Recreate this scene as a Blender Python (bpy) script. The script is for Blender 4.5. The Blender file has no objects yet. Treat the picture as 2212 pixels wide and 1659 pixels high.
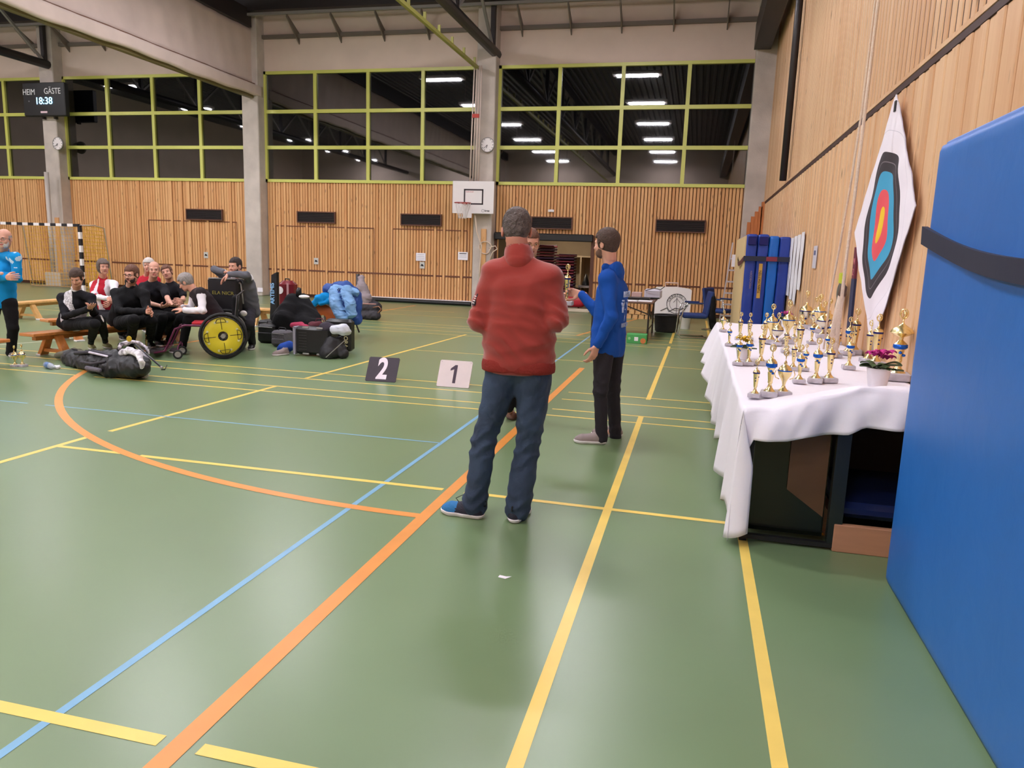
import bpy, math, random
import numpy as np
from math import pi, sin, cos, radians
random.seed(7); np.random.seed(7)
C = bpy.context.scene.collection
scn = bpy.context.scene

# ---------------------------------------------------------------- camera
F = 1612.0; CX, CY = 1106.0, 829.5; H = 1.55
_v1 = np.array([1507 - CX, 561 - CY, F]); _v2 = -np.array([-5700 - CX, 315 - CY, F])
_Y = _v1 / np.linalg.norm(_v1); _X = _v2 - _Y * (_v2 @ _Y); _X /= np.linalg.norm(_X)
_Z = np.cross(_X, _Y)
R3 = np.array([_X, _Y, _Z]); EYE = np.array([0, 0, H])
import mathutils
cd = bpy.data.cameras.new('camera'); cam = bpy.data.objects.new('camera', cd); C.objects.link(cam)
cd.sensor_width = 36; cd.lens = 36 * F / 2212; cd.clip_end = 200
cam.matrix_world = mathutils.Matrix(((R3[0, 0], -R3[0, 1], -R3[0, 2], 0), (R3[1, 0], -R3[1, 1], -R3[1, 2], 0), (R3[2, 0], -R3[2, 1], -R3[2, 2], H), (0, 0, 0, 1)))
scn.camera = cam

# ---------------------------------------------------------------- world, exposure
w = bpy.data.worlds.new('world'); scn.world = w; w.use_nodes = True
w.node_tree.nodes['Background'].inputs[0].default_value = (0.010, 0.012, 0.02, 1)
w.node_tree.nodes['Background'].inputs[1].default_value = 1.0
scn.view_settings.view_transform = 'Standard'; scn.view_settings.look = 'None'
scn.view_settings.gamma = 1; scn.view_settings.use_curve_mapping = False
scn.view_settings.exposure = 0.0
LAMP = 165.0          # radiance of the ceiling lamp diffusers

# ---------------------------------------------------------------- measuring helpers (pixel of the photograph -> point in the hall)
def ray(px, py): return R3 @ np.array([px - CX, py - CY, F])
def fl(px, py, z=0.0):
    d = ray(px, py); return EYE + (z - H) / d[2] * d
def at(px, py, Y):
    d = ray(px, py); return EYE + Y / d[1] * d
def wx(px, py, x):
    d = ray(px, py); return EYE + x / d[0] * d
def pr(p):
    q = R3.T @ (np.array(p, float) - EYE); return CX + F * q[0] / q[2], CY + F * q[1] / q[2]

# ---------------------------------------------------------------- materials
def lin(c):
    return tuple(((v / 255) / 12.92 if v / 255 <= .04045 else ((v / 255 + .055) / 1.055) ** 2.4) for v in c)
MC = {}
def mat(name, rgb, rough=.6, metal=0, var=0.0, vscale=4, bump=0.0, bscale=20, stretch=(1, 1, 1), spec=.5, emit=None, estr=0, sheen=0, rgb2=None, coat=0, coatr=.15, alpha=1, trans=0, rvar=0, detail=3, world=False):
    if name in MC: return MC[name]
    m = bpy.data.materials.new(name); m.use_nodes = True; nt = m.node_tree; b = nt.nodes['Principled BSDF']
    col = lin(rgb) + (1,)
    b.inputs['Base Color'].default_value = col; b.inputs['Roughness'].default_value = rough
    b.inputs['Metallic'].default_value = metal; b.inputs['Specular IOR Level'].default_value = spec
    if sheen: b.inputs['Sheen Weight'].default_value = sheen
    if coat: b.inputs['Coat Weight'].default_value = coat; b.inputs['Coat Roughness'].default_value = coatr
    if trans: b.inputs['Transmission Weight'].default_value = trans
    if alpha < 1: b.inputs['Alpha'].default_value = alpha
    if emit: b.inputs['Emission Color'].default_value = lin(emit) + (1,); b.inputs['Emission Strength'].default_value = estr
    if var or bump or rgb2 or rvar:
        tc = nt.nodes.new('ShaderNodeTexCoord'); mp = nt.nodes.new('ShaderNodeMapping')
        mp.inputs['Scale'].default_value = stretch
        if world:
            g = nt.nodes.new('ShaderNodeNewGeometry'); nt.links.new(g.outputs['Position'], mp.inputs[0])
        else: nt.links.new(tc.outputs['Object'], mp.inputs[0])
    if var or rgb2 or rvar:
        n = nt.nodes.new('ShaderNodeTexNoise'); n.inputs['Scale'].default_value = vscale; n.inputs['Detail'].default_value = detail
        nt.links.new(mp.outputs[0], n.inputs['Vector'])
        if var or rgb2:
            r = nt.nodes.new('ShaderNodeValToRGB'); nt.links.new(n.outputs['Fac'], r.inputs[0])
            c2 = lin(rgb2) + (1,) if rgb2 else col
            r.color_ramp.elements[0].position = .3; r.color_ramp.elements[1].position = .7
            r.color_ramp.elements[0].color = tuple(max(0, v * (1 - var)) for v in col[:3]) + (1,)
            r.color_ramp.elements[1].color = tuple(min(1, v * (1 + var)) for v in c2[:3]) + (1,)
            nt.links.new(r.outputs[0], b.inputs['Base Color'])
        if rvar:
            mr = nt.nodes.new('ShaderNodeMapRange'); nt.links.new(n.outputs['Fac'], mr.inputs[0])
            mr.inputs[3].default_value = rough - rvar; mr.inputs[4].default_value = rough + rvar
            nt.links.new(mr.outputs[0], b.inputs['Roughness'])
    if bump:
        n2 = nt.nodes.new('ShaderNodeTexNoise'); n2.inputs['Scale'].default_value = bscale; n2.inputs['Detail'].default_value = 4
        n2.inputs['Distortion'].default_value = .4
        nt.links.new(mp.outputs[0], n2.inputs['Vector'])
        bp = nt.nodes.new('ShaderNodeBump'); bp.inputs['Strength'].default_value = bump; bp.inputs['Distance'].default_value = .03
        nt.links.new(n2.outputs['Fac'], bp.inputs['Height']); nt.links.new(bp.outputs[0], b.inputs['Normal'])
    MC[name] = m
    return m

def wood(name, c1, c2, rough=.5, per=.1, axis='X'):
    """knotty pine boards; the tone differs from board to board (object random), grain runs along Z"""
    if name in MC: return MC[name]
    m = bpy.data.materials.new(name); m.use_nodes = True; nt = m.node_tree; b = nt.nodes['Principled BSDF']; L = nt.links.new
    b.inputs['Roughness'].default_value = rough; b.inputs['Specular IOR Level'].default_value = .35
    g = nt.nodes.new('ShaderNodeNewGeometry'); mp = nt.nodes.new('ShaderNodeMapping')
    mp.inputs['Scale'].default_value = (14, 14, .8); L(g.outputs['Position'], mp.inputs[0])
    n = nt.nodes.new('ShaderNodeTexNoise'); n.inputs['Scale'].default_value = 1.6; n.inputs['Detail'].default_value = 5; n.inputs['Distortion'].default_value = .6
    L(mp.outputs[0], n.inputs['Vector'])
    mp2 = nt.nodes.new('ShaderNodeMapping'); mp2.inputs['Scale'].default_value = (1 / per, 1 / per, 0.0); L(g.outputs['Position'], mp2.inputs[0])
    sn = nt.nodes.new('ShaderNodeVectorMath'); sn.operation = 'FLOOR'; L(mp2.outputs[0], sn.inputs[0])
    wn = nt.nodes.new('ShaderNodeTexWhiteNoise'); wn.noise_dimensions = '2D'; L(sn.outputs[0], wn.inputs['Vector'])
    # knots
    mp3 = nt.nodes.new('ShaderNodeMapping'); mp3.inputs['Scale'].default_value = (9, 9, 2.2); L(g.outputs['Position'], mp3.inputs[0])
    vo = nt.nodes.new('ShaderNodeTexVoronoi'); vo.inputs['Scale'].default_value = 1.0; L(mp3.outputs[0], vo.inputs['Vector'])
    kr = nt.nodes.new('ShaderNodeMapRange'); L(vo.outputs['Distance'], kr.inputs[0]); kr.inputs[1].default_value = .06; kr.inputs[2].default_value = .16; kr.inputs[3].default_value = .45; kr.inputs[4].default_value = 1
    mx = nt.nodes.new('ShaderNodeMixRGB'); mx.inputs[1].default_value = lin(c1) + (1,); mx.inputs[2].default_value = lin(c2) + (1,)
    ad = nt.nodes.new('ShaderNodeMath'); ad.operation = 'MULTIPLY_ADD'; L(n.outputs['Fac'], ad.inputs[0]); ad.inputs[1].default_value = .9
    m2 = nt.nodes.new('ShaderNodeMath'); m2.operation = 'MULTIPLY_ADD'; L(wn.outputs['Value'], m2.inputs[0]); m2.inputs[1].default_value = .75; m2.inputs[2].default_value = -.35
    L(m2.outputs[0], ad.inputs[2]); ad.use_clamp = True; L(ad.outputs[0], mx.inputs[0])
    mm = nt.nodes.new('ShaderNodeMixRGB'); mm.blend_type = 'MULTIPLY'; mm.inputs[0].default_value = 1; L(mx.outputs[0], mm.inputs[1]); L(kr.outputs[0], mm.inputs[2])
    L(mm.outputs[0], b.inputs['Base Color'])
    MC[name] = m; return m

# ---------------------------------------------------------------- object helpers
def setp(o, label=None, cat=None, group=None, kind=None):
    if label: o['label'] = label
    if cat: o['category'] = cat
    if group: o['group'] = group
    if kind: o['kind'] = kind
    return o
def thing(name, label, cat, loc=(0, 0, 0), group=None, rz=0, kind=None):
    o = bpy.data.objects.new(name, None); o.empty_display_size = .1; C.objects.link(o)
    o.location = tuple(float(v) for v in loc); o.rotation_euler = (0, 0, rz)
    return setp(o, label, cat, group, kind)
def raw_mesh(name, V, Fc, mats, smooth=False, mi=None):
    me = bpy.data.meshes.new(name)
    if isinstance(V, np.ndarray): V = V.tolist()
    if isinstance(Fc, np.ndarray): Fc = Fc.tolist()
    me.from_pydata(V, [], Fc)
    if not isinstance(mats, (list, tuple)): mats = [mats]
    for m in mats: me.materials.append(m)
    if smooth is True: me.polygons.foreach_set('use_smooth', [True] * len(me.polygons))
    elif smooth: me.polygons.foreach_set('use_smooth', [True] * len(me.polygons)); me.set_sharp_from_angle(angle=smooth)
    if mi is not None: me.polygons.foreach_set('material_index', [int(v) for v in mi])
    me.update(); return me
def link(name, me, parent=None, loc=None, rz=0, label=None, cat=None, group=None, kind=None):
    o = bpy.data.objects.new(name, me); C.objects.link(o)
    if parent is not None: o.parent = parent
    if loc is not None: o.location = tuple(float(v) for v in loc)
    if rz: o.rotation_euler = (0, 0, rz)
    return setp(o, label, cat, group, kind)
def root_loc(p):
    l = mathutils.Vector((0, 0, 0))
    while p is not None: l = l + p.location; p = p.parent
    return np.array(l)
def copy_tree(o, parent=None):
    c = o.copy(); C.objects.link(c)
    if parent is not None: c.parent = parent
    for ch in list(o.children): copy_tree(ch, c)
    return c

class MB:
    """collects simple solids; build() links them as ONE mesh object"""
    def __init__(s): s.v = []; s.f = []; s.m = []; s.cm = 0
    def add(s, V, Fc):
        b = len(s.v); s.v += [tuple(float(x) for x in p) for p in V]; s.f += [tuple(i + b for i in f) for f in Fc]; s.m += [s.cm] * len(Fc); return s
    def box(s, lo, hi, bev=0):
        x0, y0, z0 = lo; x1, y1, z1 = hi
        if bev:
            b = bev; V = []
            for z, e in ((z0, b), (z0 + b, 0), (z1 - b, 0), (z1, b)):
                X0, X1, Y0, Y1 = x0 + e, x1 - e, y0 + e, y1 - e; c = b if e == 0 else b * .6
                V += [(X0 + c, Y0, z), (X1 - c, Y0, z), (X1, Y0 + c, z), (X1, Y1 - c, z), (X1 - c, Y1, z), (X0 + c, Y1, z), (X0, Y1 - c, z), (X0, Y0 + c, z)]
            Fc = [tuple(range(7, -1, -1)), tuple(range(24, 32))]
            for k in range(3):
                for i in range(8): j = (i + 1) % 8; Fc.append((k * 8 + i, k * 8 + j, k * 8 + 8 + j, k * 8 + 8 + i))
            return s.add(V, Fc)
        V = [(x0, y0, z0), (x1, y0, z0), (x1, y1, z0), (x0, y1, z0), (x0, y0, z1), (x1, y0, z1), (x1, y1, z1), (x0, y1, z1)]
        return s.add(V, [(3, 2, 1, 0), (4, 5, 6, 7), (0, 1, 5, 4), (1, 2, 6, 5), (2, 3, 7, 6), (3, 0, 4, 7)])
    def hexa(s, P):   # 8 corners, bottom ring then top ring
        return s.add(P, [(3, 2, 1, 0), (4, 5, 6, 7), (0, 1, 5, 4), (1, 2, 6, 5), (2, 3, 7, 6), (3, 0, 4, 7)])
    def bar(s, a, b, wd, ht, up=(0, 0, 1)):
        a = np.array(a, float); b = np.array(b, float); d = b - a; d /= np.linalg.norm(d)
        u = np.array(up, float); sd = np.cross(d, u); sd /= np.linalg.norm(sd); u = np.cross(sd, d)
        P = []
        for q in (a, b):
            for i, j in ((-1, -1), (1, -1), (1, 1), (-1, 1)): P.append(q + sd * i * wd / 2 + u * j * ht / 2)
        return s.add(P, [(0, 1, 2, 3), (7, 6, 5, 4), (4, 5, 1, 0), (5, 6, 2, 1), (6, 7, 3, 2), (7, 4, 0, 3)])
    def tube(s, pts, r, n=8, closed=False, r2=None):
        pts = [np.array(p, float) for p in pts]; N = len(pts); rings = []
        prev = None
        for i, p in enumerate(pts):
            if closed: d = pts[(i + 1) % N] - pts[i - 1]
            else: d = pts[min(i + 1, N - 1)] - pts[max(i - 1, 0)]
            d = d / (np.linalg.norm(d) + 1e-9)
            if prev is None:
                a = np.array([0, 0, 1.]) if abs(d[2]) < .9 else np.array([1., 0, 0])
                u = np.cross(d, a)
            else: u = prev - d * (prev @ d)
            u /= np.linalg.norm(u) + 1e-9; prev = u; v = np.cross(d, u)
            rr = r[i] if isinstance(r, (list, tuple)) else r
            rings.append([p + rr * (cos(2 * pi * k / n) * u + sin(2 * pi * k / n) * v) for k in range(n)])
        V = [q for rg in rings for q in rg]; Fc = []
        for i in range(N if closed else N - 1):
            for k in range(n):
                a = i * n + k; b = i * n + (k + 1) % n; c = ((i + 1) % N) * n + (k + 1) % n; d = ((i + 1) % N) * n + k
                Fc.append((a, b, c, d))
        if not closed: Fc.append(tuple(range(n - 1, -1, -1))); Fc.append(tuple((N - 1) * n + k for k in range(n)))
        return s.add(V, Fc)
    def lathe(s, prof, n=16, c=(0, 0, 0), M=None, caps=True):
        V = []; Fc = []
        for r, z in prof:
            for k in range(n): V.append(np.array([r * cos(2 * pi * k / n), r * sin(2 * pi * k / n), z]))
        if M is not None: V = [np.array(M) @ v for v in V]
        V = [v + np.array(c, float) for v in V]
        for i in range(len(prof) - 1):
            for k in range(n): Fc.append((i * n + k, i * n + (k + 1) % n, (i + 1) * n + (k + 1) % n, (i + 1) * n + k))
        if caps: Fc.append(tuple(range(n - 1, -1, -1))); Fc.append(tuple((len(prof) - 1) * n + k for k in range(n)))
        return s.add(V, Fc)
    def prism(s, poly, off):   # planar polygon (3D points) pushed along off
        n = len(poly); o = np.array(off, float); V = [np.array(p, float) for p in poly]; V += [p + o for p in V]
        return s.add(V, [tuple(range(n - 1, -1, -1)), tuple(range(n, 2 * n))] + [(i, (i + 1) % n, n + (i + 1) % n, n + i) for i in range(n)])
    def build(s, name, mats, parent=None, smooth=False, local=False, **kw):
        V = np.array(s.v)
        if parent is not None and not local: V = V - root_loc(parent)
        return link(name, raw_mesh(name, V, s.f, mats, smooth, s.m), parent, **kw)
    def mesh(s, name, mats, smooth=False): return raw_mesh(name, s.v, s.f, mats, smooth, s.m)

# ---------------------------------------------------------------- smooth solids: signed-distance field + surface nets
def nrm(v):
    v = np.array(v, float); return v / (np.linalg.norm(v) + 1e-12)
class SD:
    def __init__(s, vox=.012): s.p = []; s.vox = vox
    def cap(s, a, b, ra, rb=None, k=.02, sub=False, flat=None):
        rb = ra if rb is None else rb; a = np.array(a, float); b = np.array(b, float); m = max(ra, rb) * 1.3 + k
        lo = np.minimum(a, b) - m; hi = np.maximum(a, b) + m
        def f(P):
            ab = b - a; L = ab @ ab + 1e-9; pa = P - a
            if flat is not None:
                n, q = flat; n = np.array(n); pa = pa + (pa @ n)[..., None] * n * (1 / q - 1)
                abn = ab + (ab @ n) * n * (1 / q - 1); t = np.clip(pa @ abn / (abn @ abn + 1e-9), 0, 1)
                return (np.linalg.norm(pa - t[..., None] * abn, axis=-1) - (ra + (rb - ra) * t)) * (min(q, 1) if q < 1 else 1)
            t = np.clip(pa @ ab / L, 0, 1)
            return np.linalg.norm(pa - t[..., None] * ab, axis=-1) - (ra + (rb - ra) * t)
        s.p.append((f, lo, hi, k, sub)); return s
    def ell(s, c, r, ax=None, k=.02, sub=False):
        c = np.array(c, float); r = np.array(r, float); A = np.eye(3) if ax is None else np.array(ax, float)
        m = max(r) + k + .01
        def f(P):
            q = (P - c) @ A.T; k0 = np.linalg.norm(q / r, axis=-1); k1 = np.linalg.norm(q / r ** 2, axis=-1) + 1e-9
            return k0 * (k0 - 1) / k1
        s.p.append((f, c - m, c + m, k, sub)); return s
    def box(s, c, h, ax=None, rd=.02, k=.02, sub=False):
        c = np.array(c, float); h = np.array(h, float) - rd; A = np.eye(3) if ax is None else np.array(ax, float)
        m = np.linalg.norm(h) + rd + k
        def f(P):
            q = np.abs((P - c) @ A.T) - h
            return np.linalg.norm(np.maximum(q, 0), axis=-1) + np.minimum(q.max(-1), 0) - rd
        s.p.append((f, c - m, c + m, k, sub)); return s
    def half(s, c, n, k=.004):   # remove everything on the side n points to
        c = np.array(c, float); n = nrm(n)
        s.p.append((lambda P: -((P - c) @ n), None, None, k, True)); return s
    def build(s, disp=None):
        P = [q for q in s.p if q[1] is not None and not q[4]]
        lo = np.min([q[1] for q in P], 0) - 3 * s.vox; hi = np.max([q[2] for q in P], 0) + 3 * s.vox
        n = np.ceil((hi - lo) / s.vox).astype(int) + 1
        D = np.full(tuple(n), 1.0); ax = [lo[i] + s.vox * np.arange(n[i]) for i in range(3)]
        for f, a, b, k, sub in s.p:
            if a is None: i0 = np.zeros(3, int); i1 = n
            else:
                i0 = np.clip(np.floor((a - lo) / s.vox).astype(int) - 3, 0, n); i1 = np.clip(np.ceil((b - lo) / s.vox).astype(int) + 4, 0, n)
            if (i1 <= i0).any(): continue
            sl = tuple(slice(i0[j], i1[j]) for j in range(3))
            G = np.stack(np.meshgrid(*[ax[j][sl[j]] for j in range(3)], indexing='ij'), -1)
            d = f(G); o = D[sl]; k = max(k, 1e-4)
            if sub:
                h = np.clip(.5 - .5 * (d + o) / k, 0, 1); D[sl] = o * (1 - h) - d * h + k * h * (1 - h)
            else:
                h = np.clip(.5 + .5 * (o - d) / k, 0, 1); D[sl] = o * (1 - h) + d * h - k * h * (1 - h)
        if disp is not None:
            G = np.stack(np.meshgrid(*ax, indexing='ij'), -1); D = D + disp(G)
        return nets(D, lo, s.vox)
def nets(D, lo, vox):
    S = D < 0; n = D.shape
    c = S[:-1, :-1, :-1].astype(np.int8)
    tot = np.zeros_like(c)
    for i in (0, 1):
        for j in (0, 1):
            for k in (0, 1): tot += S[i:n[0] - 1 + i, j:n[1] - 1 + j, k:n[2] - 1 + k]
    act = (tot > 0) & (tot < 8)
    idx = -np.ones(act.shape, int); cells = np.argwhere(act); idx[act] = np.arange(len(cells))
    acc = np.zeros((len(cells), 3)); cnt = np.zeros(len(cells))
    for a in range(3):
        o1, o2 = [x for x in range(3) if x != a]
        for u in (0, 1):
            for v in (0, 1):
                st = np.zeros(3, int); st[o1] = u; st[o2] = v; p0 = cells + st; p1 = p0.copy(); p1[:, a] += 1
                d0 = D[p0[:, 0], p0[:, 1], p0[:, 2]]; d1 = D[p1[:, 0], p1[:, 1], p1[:, 2]]
                m = (d0 < 0) != (d1 < 0); t = np.where(m, d0 / np.where(m, d0 - d1, 1), 0)
                q = p0.astype(float); q[:, a] += t; acc[m] += q[m]; cnt[m] += 1
    V = lo + vox * acc / np.maximum(cnt, 1)[:, None]
    Fq = []
    for a in range(3):
        o1, o2 = (a + 1) % 3, (a + 2) % 3
        s0 = [slice(None)] * 3; s1 = [slice(None)] * 3; s0[a] = slice(0, -1); s1[a] = slice(1, None)
        A = S[tuple(s0)]; B = S[tuple(s1)]; e = np.argwhere(A != B)
        if not len(e): continue
        e = e[(e[:, o1] > 0) & (e[:, o2] > 0) & (e[:, o1] < n[o1] - 1) & (e[:, o2] < n[o2] - 1)]
        def g(du, dv):
            q = e.copy(); q[:, o1] -= du; q[:, o2] -= dv; return idx[q[:, 0], q[:, 1], q[:, 2]]
        qd = np.stack([g(1, 1), g(0, 1), g(0, 0), g(1, 0)], 1)
        inside = A[e[:, 0], e[:, 1], e[:, 2]]
        qd[~inside] = qd[~inside][:, ::-1]; Fq.append(qd)
    Fq = np.concatenate(Fq); Fq = Fq[(Fq >= 0).all(1)]
    return V, Fq
def sdobj(name, sd, mats, parent=None, disp=None, matfn=None, **kw):
    V, Fc = sd.build(disp)
    mi = None
    if matfn is not None: mi = matfn(V[Fc].mean(1)).astype(int)
    if parent is not None: V = V - root_loc(parent)
    return link(name, raw_mesh(name, V, Fc, mats, True, mi), parent, **kw)
def folds(amp, seed=0, sc=9., st=(1, 1, 1)):
    rng = np.random.RandomState(seed); W = rng.normal(size=(7, 3)) * sc * np.array(st); ph = rng.uniform(0, 6.3, 7)
    def f(G):
        q = G @ W[0] + ph[0]; o = np.zeros(G.shape[:-1])
        for i in range(1, 4): o += np.sin(G @ W[i] + ph[i] + 1.3 * np.sin(q * .7)) / 4
        for i in range(4, 7): o += (np.abs(np.sin(G @ (W[i] * 1.3) + ph[i] + 1.6 * np.sin(q))) - .6) / 2.6
        return amp * o
    return f
def text(name, body, size, loc, xdir, updir, m, parent=None, align='CENTER', thick=.002, bold=0, sx=1.0, **kw):
    cu = bpy.data.curves.new(name, 'FONT'); cu.body = body; cu.size = size; cu.align_x = align; cu.align_y = 'CENTER'; cu.extrude = thick; cu.offset = bold
    t = bpy.data.objects.new('t', cu); me = bpy.data.meshes.new_from_object(t); bpy.data.objects.remove(t)
    me.name = name; me.materials.clear(); me.materials.append(m)
    x = nrm(xdir); u = nrm(updir); n = np.cross(x, u)
    co = np.empty(len(me.vertices) * 3); me.vertices.foreach_get('co', co); co = co.reshape(-1, 3)
    W = co[:, :1] * sx * x + co[:, 1:2] * u + co[:, 2:3] * n + np.array(loc)
    if parent is not None: W = W - root_loc(parent)
    me.vertices.foreach_set('co', W.ravel()); me.update()
    return link(name, me, parent, **kw)
# ================================================================ the hall
XL, XR, YB, YF, ZC = -28.5, 1.5, -9.0, 21.0, 8.8
M_floor = mat('green_floor', (112, 134, 94), .36, var=.06, vscale=.9, rvar=.05, world=True, spec=.5, coat=.38, coatr=.27)
M_yel = mat('line_yellow', (238, 203, 100), .38, var=.05, vscale=5, world=True)
M_ora = mat('line_orange', (224, 146, 66), .38, var=.05, vscale=5, world=True)
M_blu = mat('line_blue', (118, 168, 200), .38, var=.05, vscale=5, world=True)
M_whi = mat('line_white', (215, 218, 200), .38)
M_wood = wood('pine_boards', (204, 144, 92), (228, 178, 124), .5, .0915)
M_woodR = wood('pale_pine_boards', (206, 158, 116), (226, 188, 148), .45, .13)
M_gap = mat('dark_gap', (74, 42, 26), .8)
M_conc = mat('concrete', (196, 184, 175), .8, var=.14, vscale=2.2, bump=.2, bscale=30, world=True, detail=6)
M_clad = mat('upper_cladding', (222, 200, 187), .75, var=.04, vscale=1.5, world=True)
M_green = mat('window_frame_green', (204, 204, 104), .4)
M_steel = mat('dark_steel', (44, 37, 38), .45)
M_grey = mat('grey_metal', (150, 145, 142), .4, metal=.3)
M_black = mat('black_plastic', (18, 17, 19), .45)
M_white = mat('white_paint', (236, 228, 228), .5)
M_paper = mat('paper', (236, 230, 236), .7)
M_ink = mat('ink', (28, 24, 30), .7)
M_glass = mat('night_window_glass', (5, 5, 7), .02, spec=.5); M_glass.node_tree.nodes['Principled BSDF'].inputs['IOR'].default_value = 2.1
M_roof = mat('corrugated_roof', (88, 84, 84), .6, metal=.2)
M_curt = mat('divider_curtain', (218, 198, 188), .85, var=.05, vscale=2, bump=.15, bscale=3, world=True)

floor = MB().box((XL, YB, -.1), (XR + .1, YF + .1, 0)).build('floor', M_floor, kind='structure')
def line(pts, wd, m, z=.0012):
    """flat painted stripe on the floor along pts (x, y)"""
    V = []; Fc = []; P = [np.array(p, float) for p in pts]
    for i, p in enumerate(P):
        d = P[min(i + 1, len(P) - 1)] - P[max(i - 1, 0)]; d /= np.linalg.norm(d); n = np.array([-d[1], d[0]]) * wd / 2
        V += [(*(p + n), z), (*(p - n), z)]
    for i in range(len(P) - 1): Fc.append((2 * i, 2 * i + 1, 2 * i + 3, 2 * i + 2))
    link('court_line', raw_mesh('court_line', V, Fc, m), floor)
W = .052
line([(-.43, -3), (-.43, 7.36)], W, M_yel); line([(-.42, 8.27), (-.38, 13.6)], W, M_yel); line([(-.38, 14.1), (-.37, 20)], W, M_yel)
line([(.37, -3), (.36, 7.3)], W, M_yel); line([(.36, 8.3), (.35, 13.4)], W, M_yel); line([(.35, 14), (.33, 20)], W, M_yel)
line([(-4.64, -3), (-4.6, 4.83)], W, M_yel); line([(-4.58, 5.02), (-4.47, 7.38)], W, M_yel); line([(-4.43, 7.95), (-4.17, 13.55)], W, M_yel)
line([(-9, 1.83), (-1.53, 1.81)], W, M_yel, .0014); line([(-1.39, 1.81), (1.4, 1.8)], W, M_yel, .0014)
line([(-4.62, 4.51), (-4.02, 4.51)], W * .9, M_yel, .0014); line([(-3.86, 4.5), (-1.52, 4.5)], W * .9, M_yel, .0014); line([(-1.37, 4.49), (1.2, 4.45)], W * .9, M_yel, .0014)
for y in (7.05, 7.36):
    line([(-14, y + .05), (-6.8, y)], .035, M_yel, .0014); line([(-6.6, y), (-1.56, y)], .035, M_yel, .0014); line([(-1.33, y), (1.4, y - .04)], .035, M_yel, .0014)
for y in (7.92, 8.36):
    line([(-14, y), (-1.53, y)], .035, M_yel, .0014); line([(-1.33, y), (1.4, y)], .035, M_yel, .0014)
line([(-4.25, 10.98), (.38, 10.95)], .035, M_yel, .0014)
for y in (13.3, 13.85, 14.5, 15.0, 16.9): line([(-14, y + .1), (1.2, y)], .035, M_yel, .0014)
line([(-13.5, 17.1), (-6.0, 18.4)], .04, M_yel, .0013)
line([(-1.96, -3), (-1.93, 5.6), (-1.95, 20)], .035, M_blu, .0013)
line([(-1.93, 5.64), (-5.85, 5.64)], .024, M_blu, .0013); line([(-6.05, 5.64), (-14, 5.62)], .024, M_blu, .0013)
line([(-1.46, -3), (-1.46, 10.3)], .075, M_ora, .0016)
arc = [(-1.46 + 6.22 * sin(-a), 10.2 - 6.22 * cos(a)) for a in np.linspace(0, 1.62, 60)]
line(arc, .07, M_ora, .0015)
line([(-7.68, 10.5), (-7.68, 20)], .06, M_ora, .0015); line([(-2.2, 14.5), (-1.3, 20)], .06, M_ora, .0015)
a, b = fl(120, 737), fl(300, 706); line([a[:2], b[:2]], .04, M_whi, .0015)
a, b = fl(0, 745), fl(130, 735); line([a[:2], b[:2]], .04, M_whi, .0015)
a, b = fl(55, 652), fl(125, 655); line([a[:2], b[:2]], .04, M_whi, .0015)

# ---- far wall: backing, cladding, columns
wall = MB().box((XL, YF + .05, 0), (-5.62, YF + .2, 3.5)).box((-2.84, YF + .05, 0), (XR + .3, YF + .2, 3.5)).box((-5.62, YF + .05, 2.1), (-2.84, YF + .2, 3.5)).build('wall_far', M_gap, kind='structure')
MB().box((XL, YF + .02, 6.62), (XR + .3, YF + .2, ZC)).build('wall_upper', M_clad, kind='structure', label='pale pinkish cladding band above the windows')
zs = [(3.45, 0)]
bays = [(-27.8, -20.7), (-20.13, -13.5), (-12.92, -6.24), (-5.66, 1.13)]
slat_me = {}
def slat_mesh(z0, z1, wd=.074, th=.035):
    k = (round(z0, 3), round(z1, 3), wd)
    if k not in slat_me:
        b = .006; x = wd / 2
        V = [(-x, 0, z0), (-x, -th + b, z0), (-x + b, -th, z0), (x - b, -th, z0), (x, -th + b, z0), (x, 0, z0)]
        V += [(p[0], p[1], z1) for p in V]
        slat_me[k] = raw_mesh('slat', V, [(i, i + 1, i + 7, i + 6) for i in range(5)] + [(6, 7, 8, 9, 10, 11), (5, 4, 3, 2, 1, 0)], M_wood)
    return slat_me[k]
stuff = MB(); PIT = .0915; rs = random.Random(3)
for bi, (x0, x1) in enumerate(bays):
    n = int((x1 - x0) / PIT)
    for i in range(n):
        x = x0 + (i + .5) * (x1 - x0) / n; z0 = 2.1 if -5.6 < x < -2.86 else .1
        th = .035 + (.018 if rs.random() < .12 else 0) + rs.uniform(-.003, .003)
        if bi >= 2:
            o = link('slat', slat_mesh(z0, 3.44), wall, (x, YF + .05, 0)); o.scale = (1, th / .035 + .4, 1)
        else: stuff.box((x - .037, YF + .05 - th * 1.4, z0), (x + .037, YF + .06, 3.44))
stuff.build('slats', M_wood, wall, kind='stuff')
rail = MB()
for x0, x1 in bays: 
    rail.box((x0, YF - .012, .80), (min(x1, -5.66) if x0 < -5.7 else x1, YF + .05, .845)) if x0 < -6 else rail.box((-2.8, YF - .012, .80), (x1, YF + .05, .845))
rail.build('rail', mat('rail_brown', (104, 56, 34), .6), wall)
jl = MB()
for x0, x1, z in ((-12.65, -9.4, 2.13), (-8.8, -6.5, 2.13), (-17.2, -14.0, 2.2)):
    jl.box((x0, YF - .014, z), (x1, YF + .04, z + .028)); 
    for xx in (x0, x1): jl.box((xx - .008, YF - .006, .1), (xx + .008, YF + .04, z))
jl.build('door_joint', mat('joint_brown', (112, 62, 38), .7), wall)
MB().box((-9.6, YF - .10, .10), (-6.3, YF - .02, .14)).build('trim_1', M_white, kind='structure')
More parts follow.
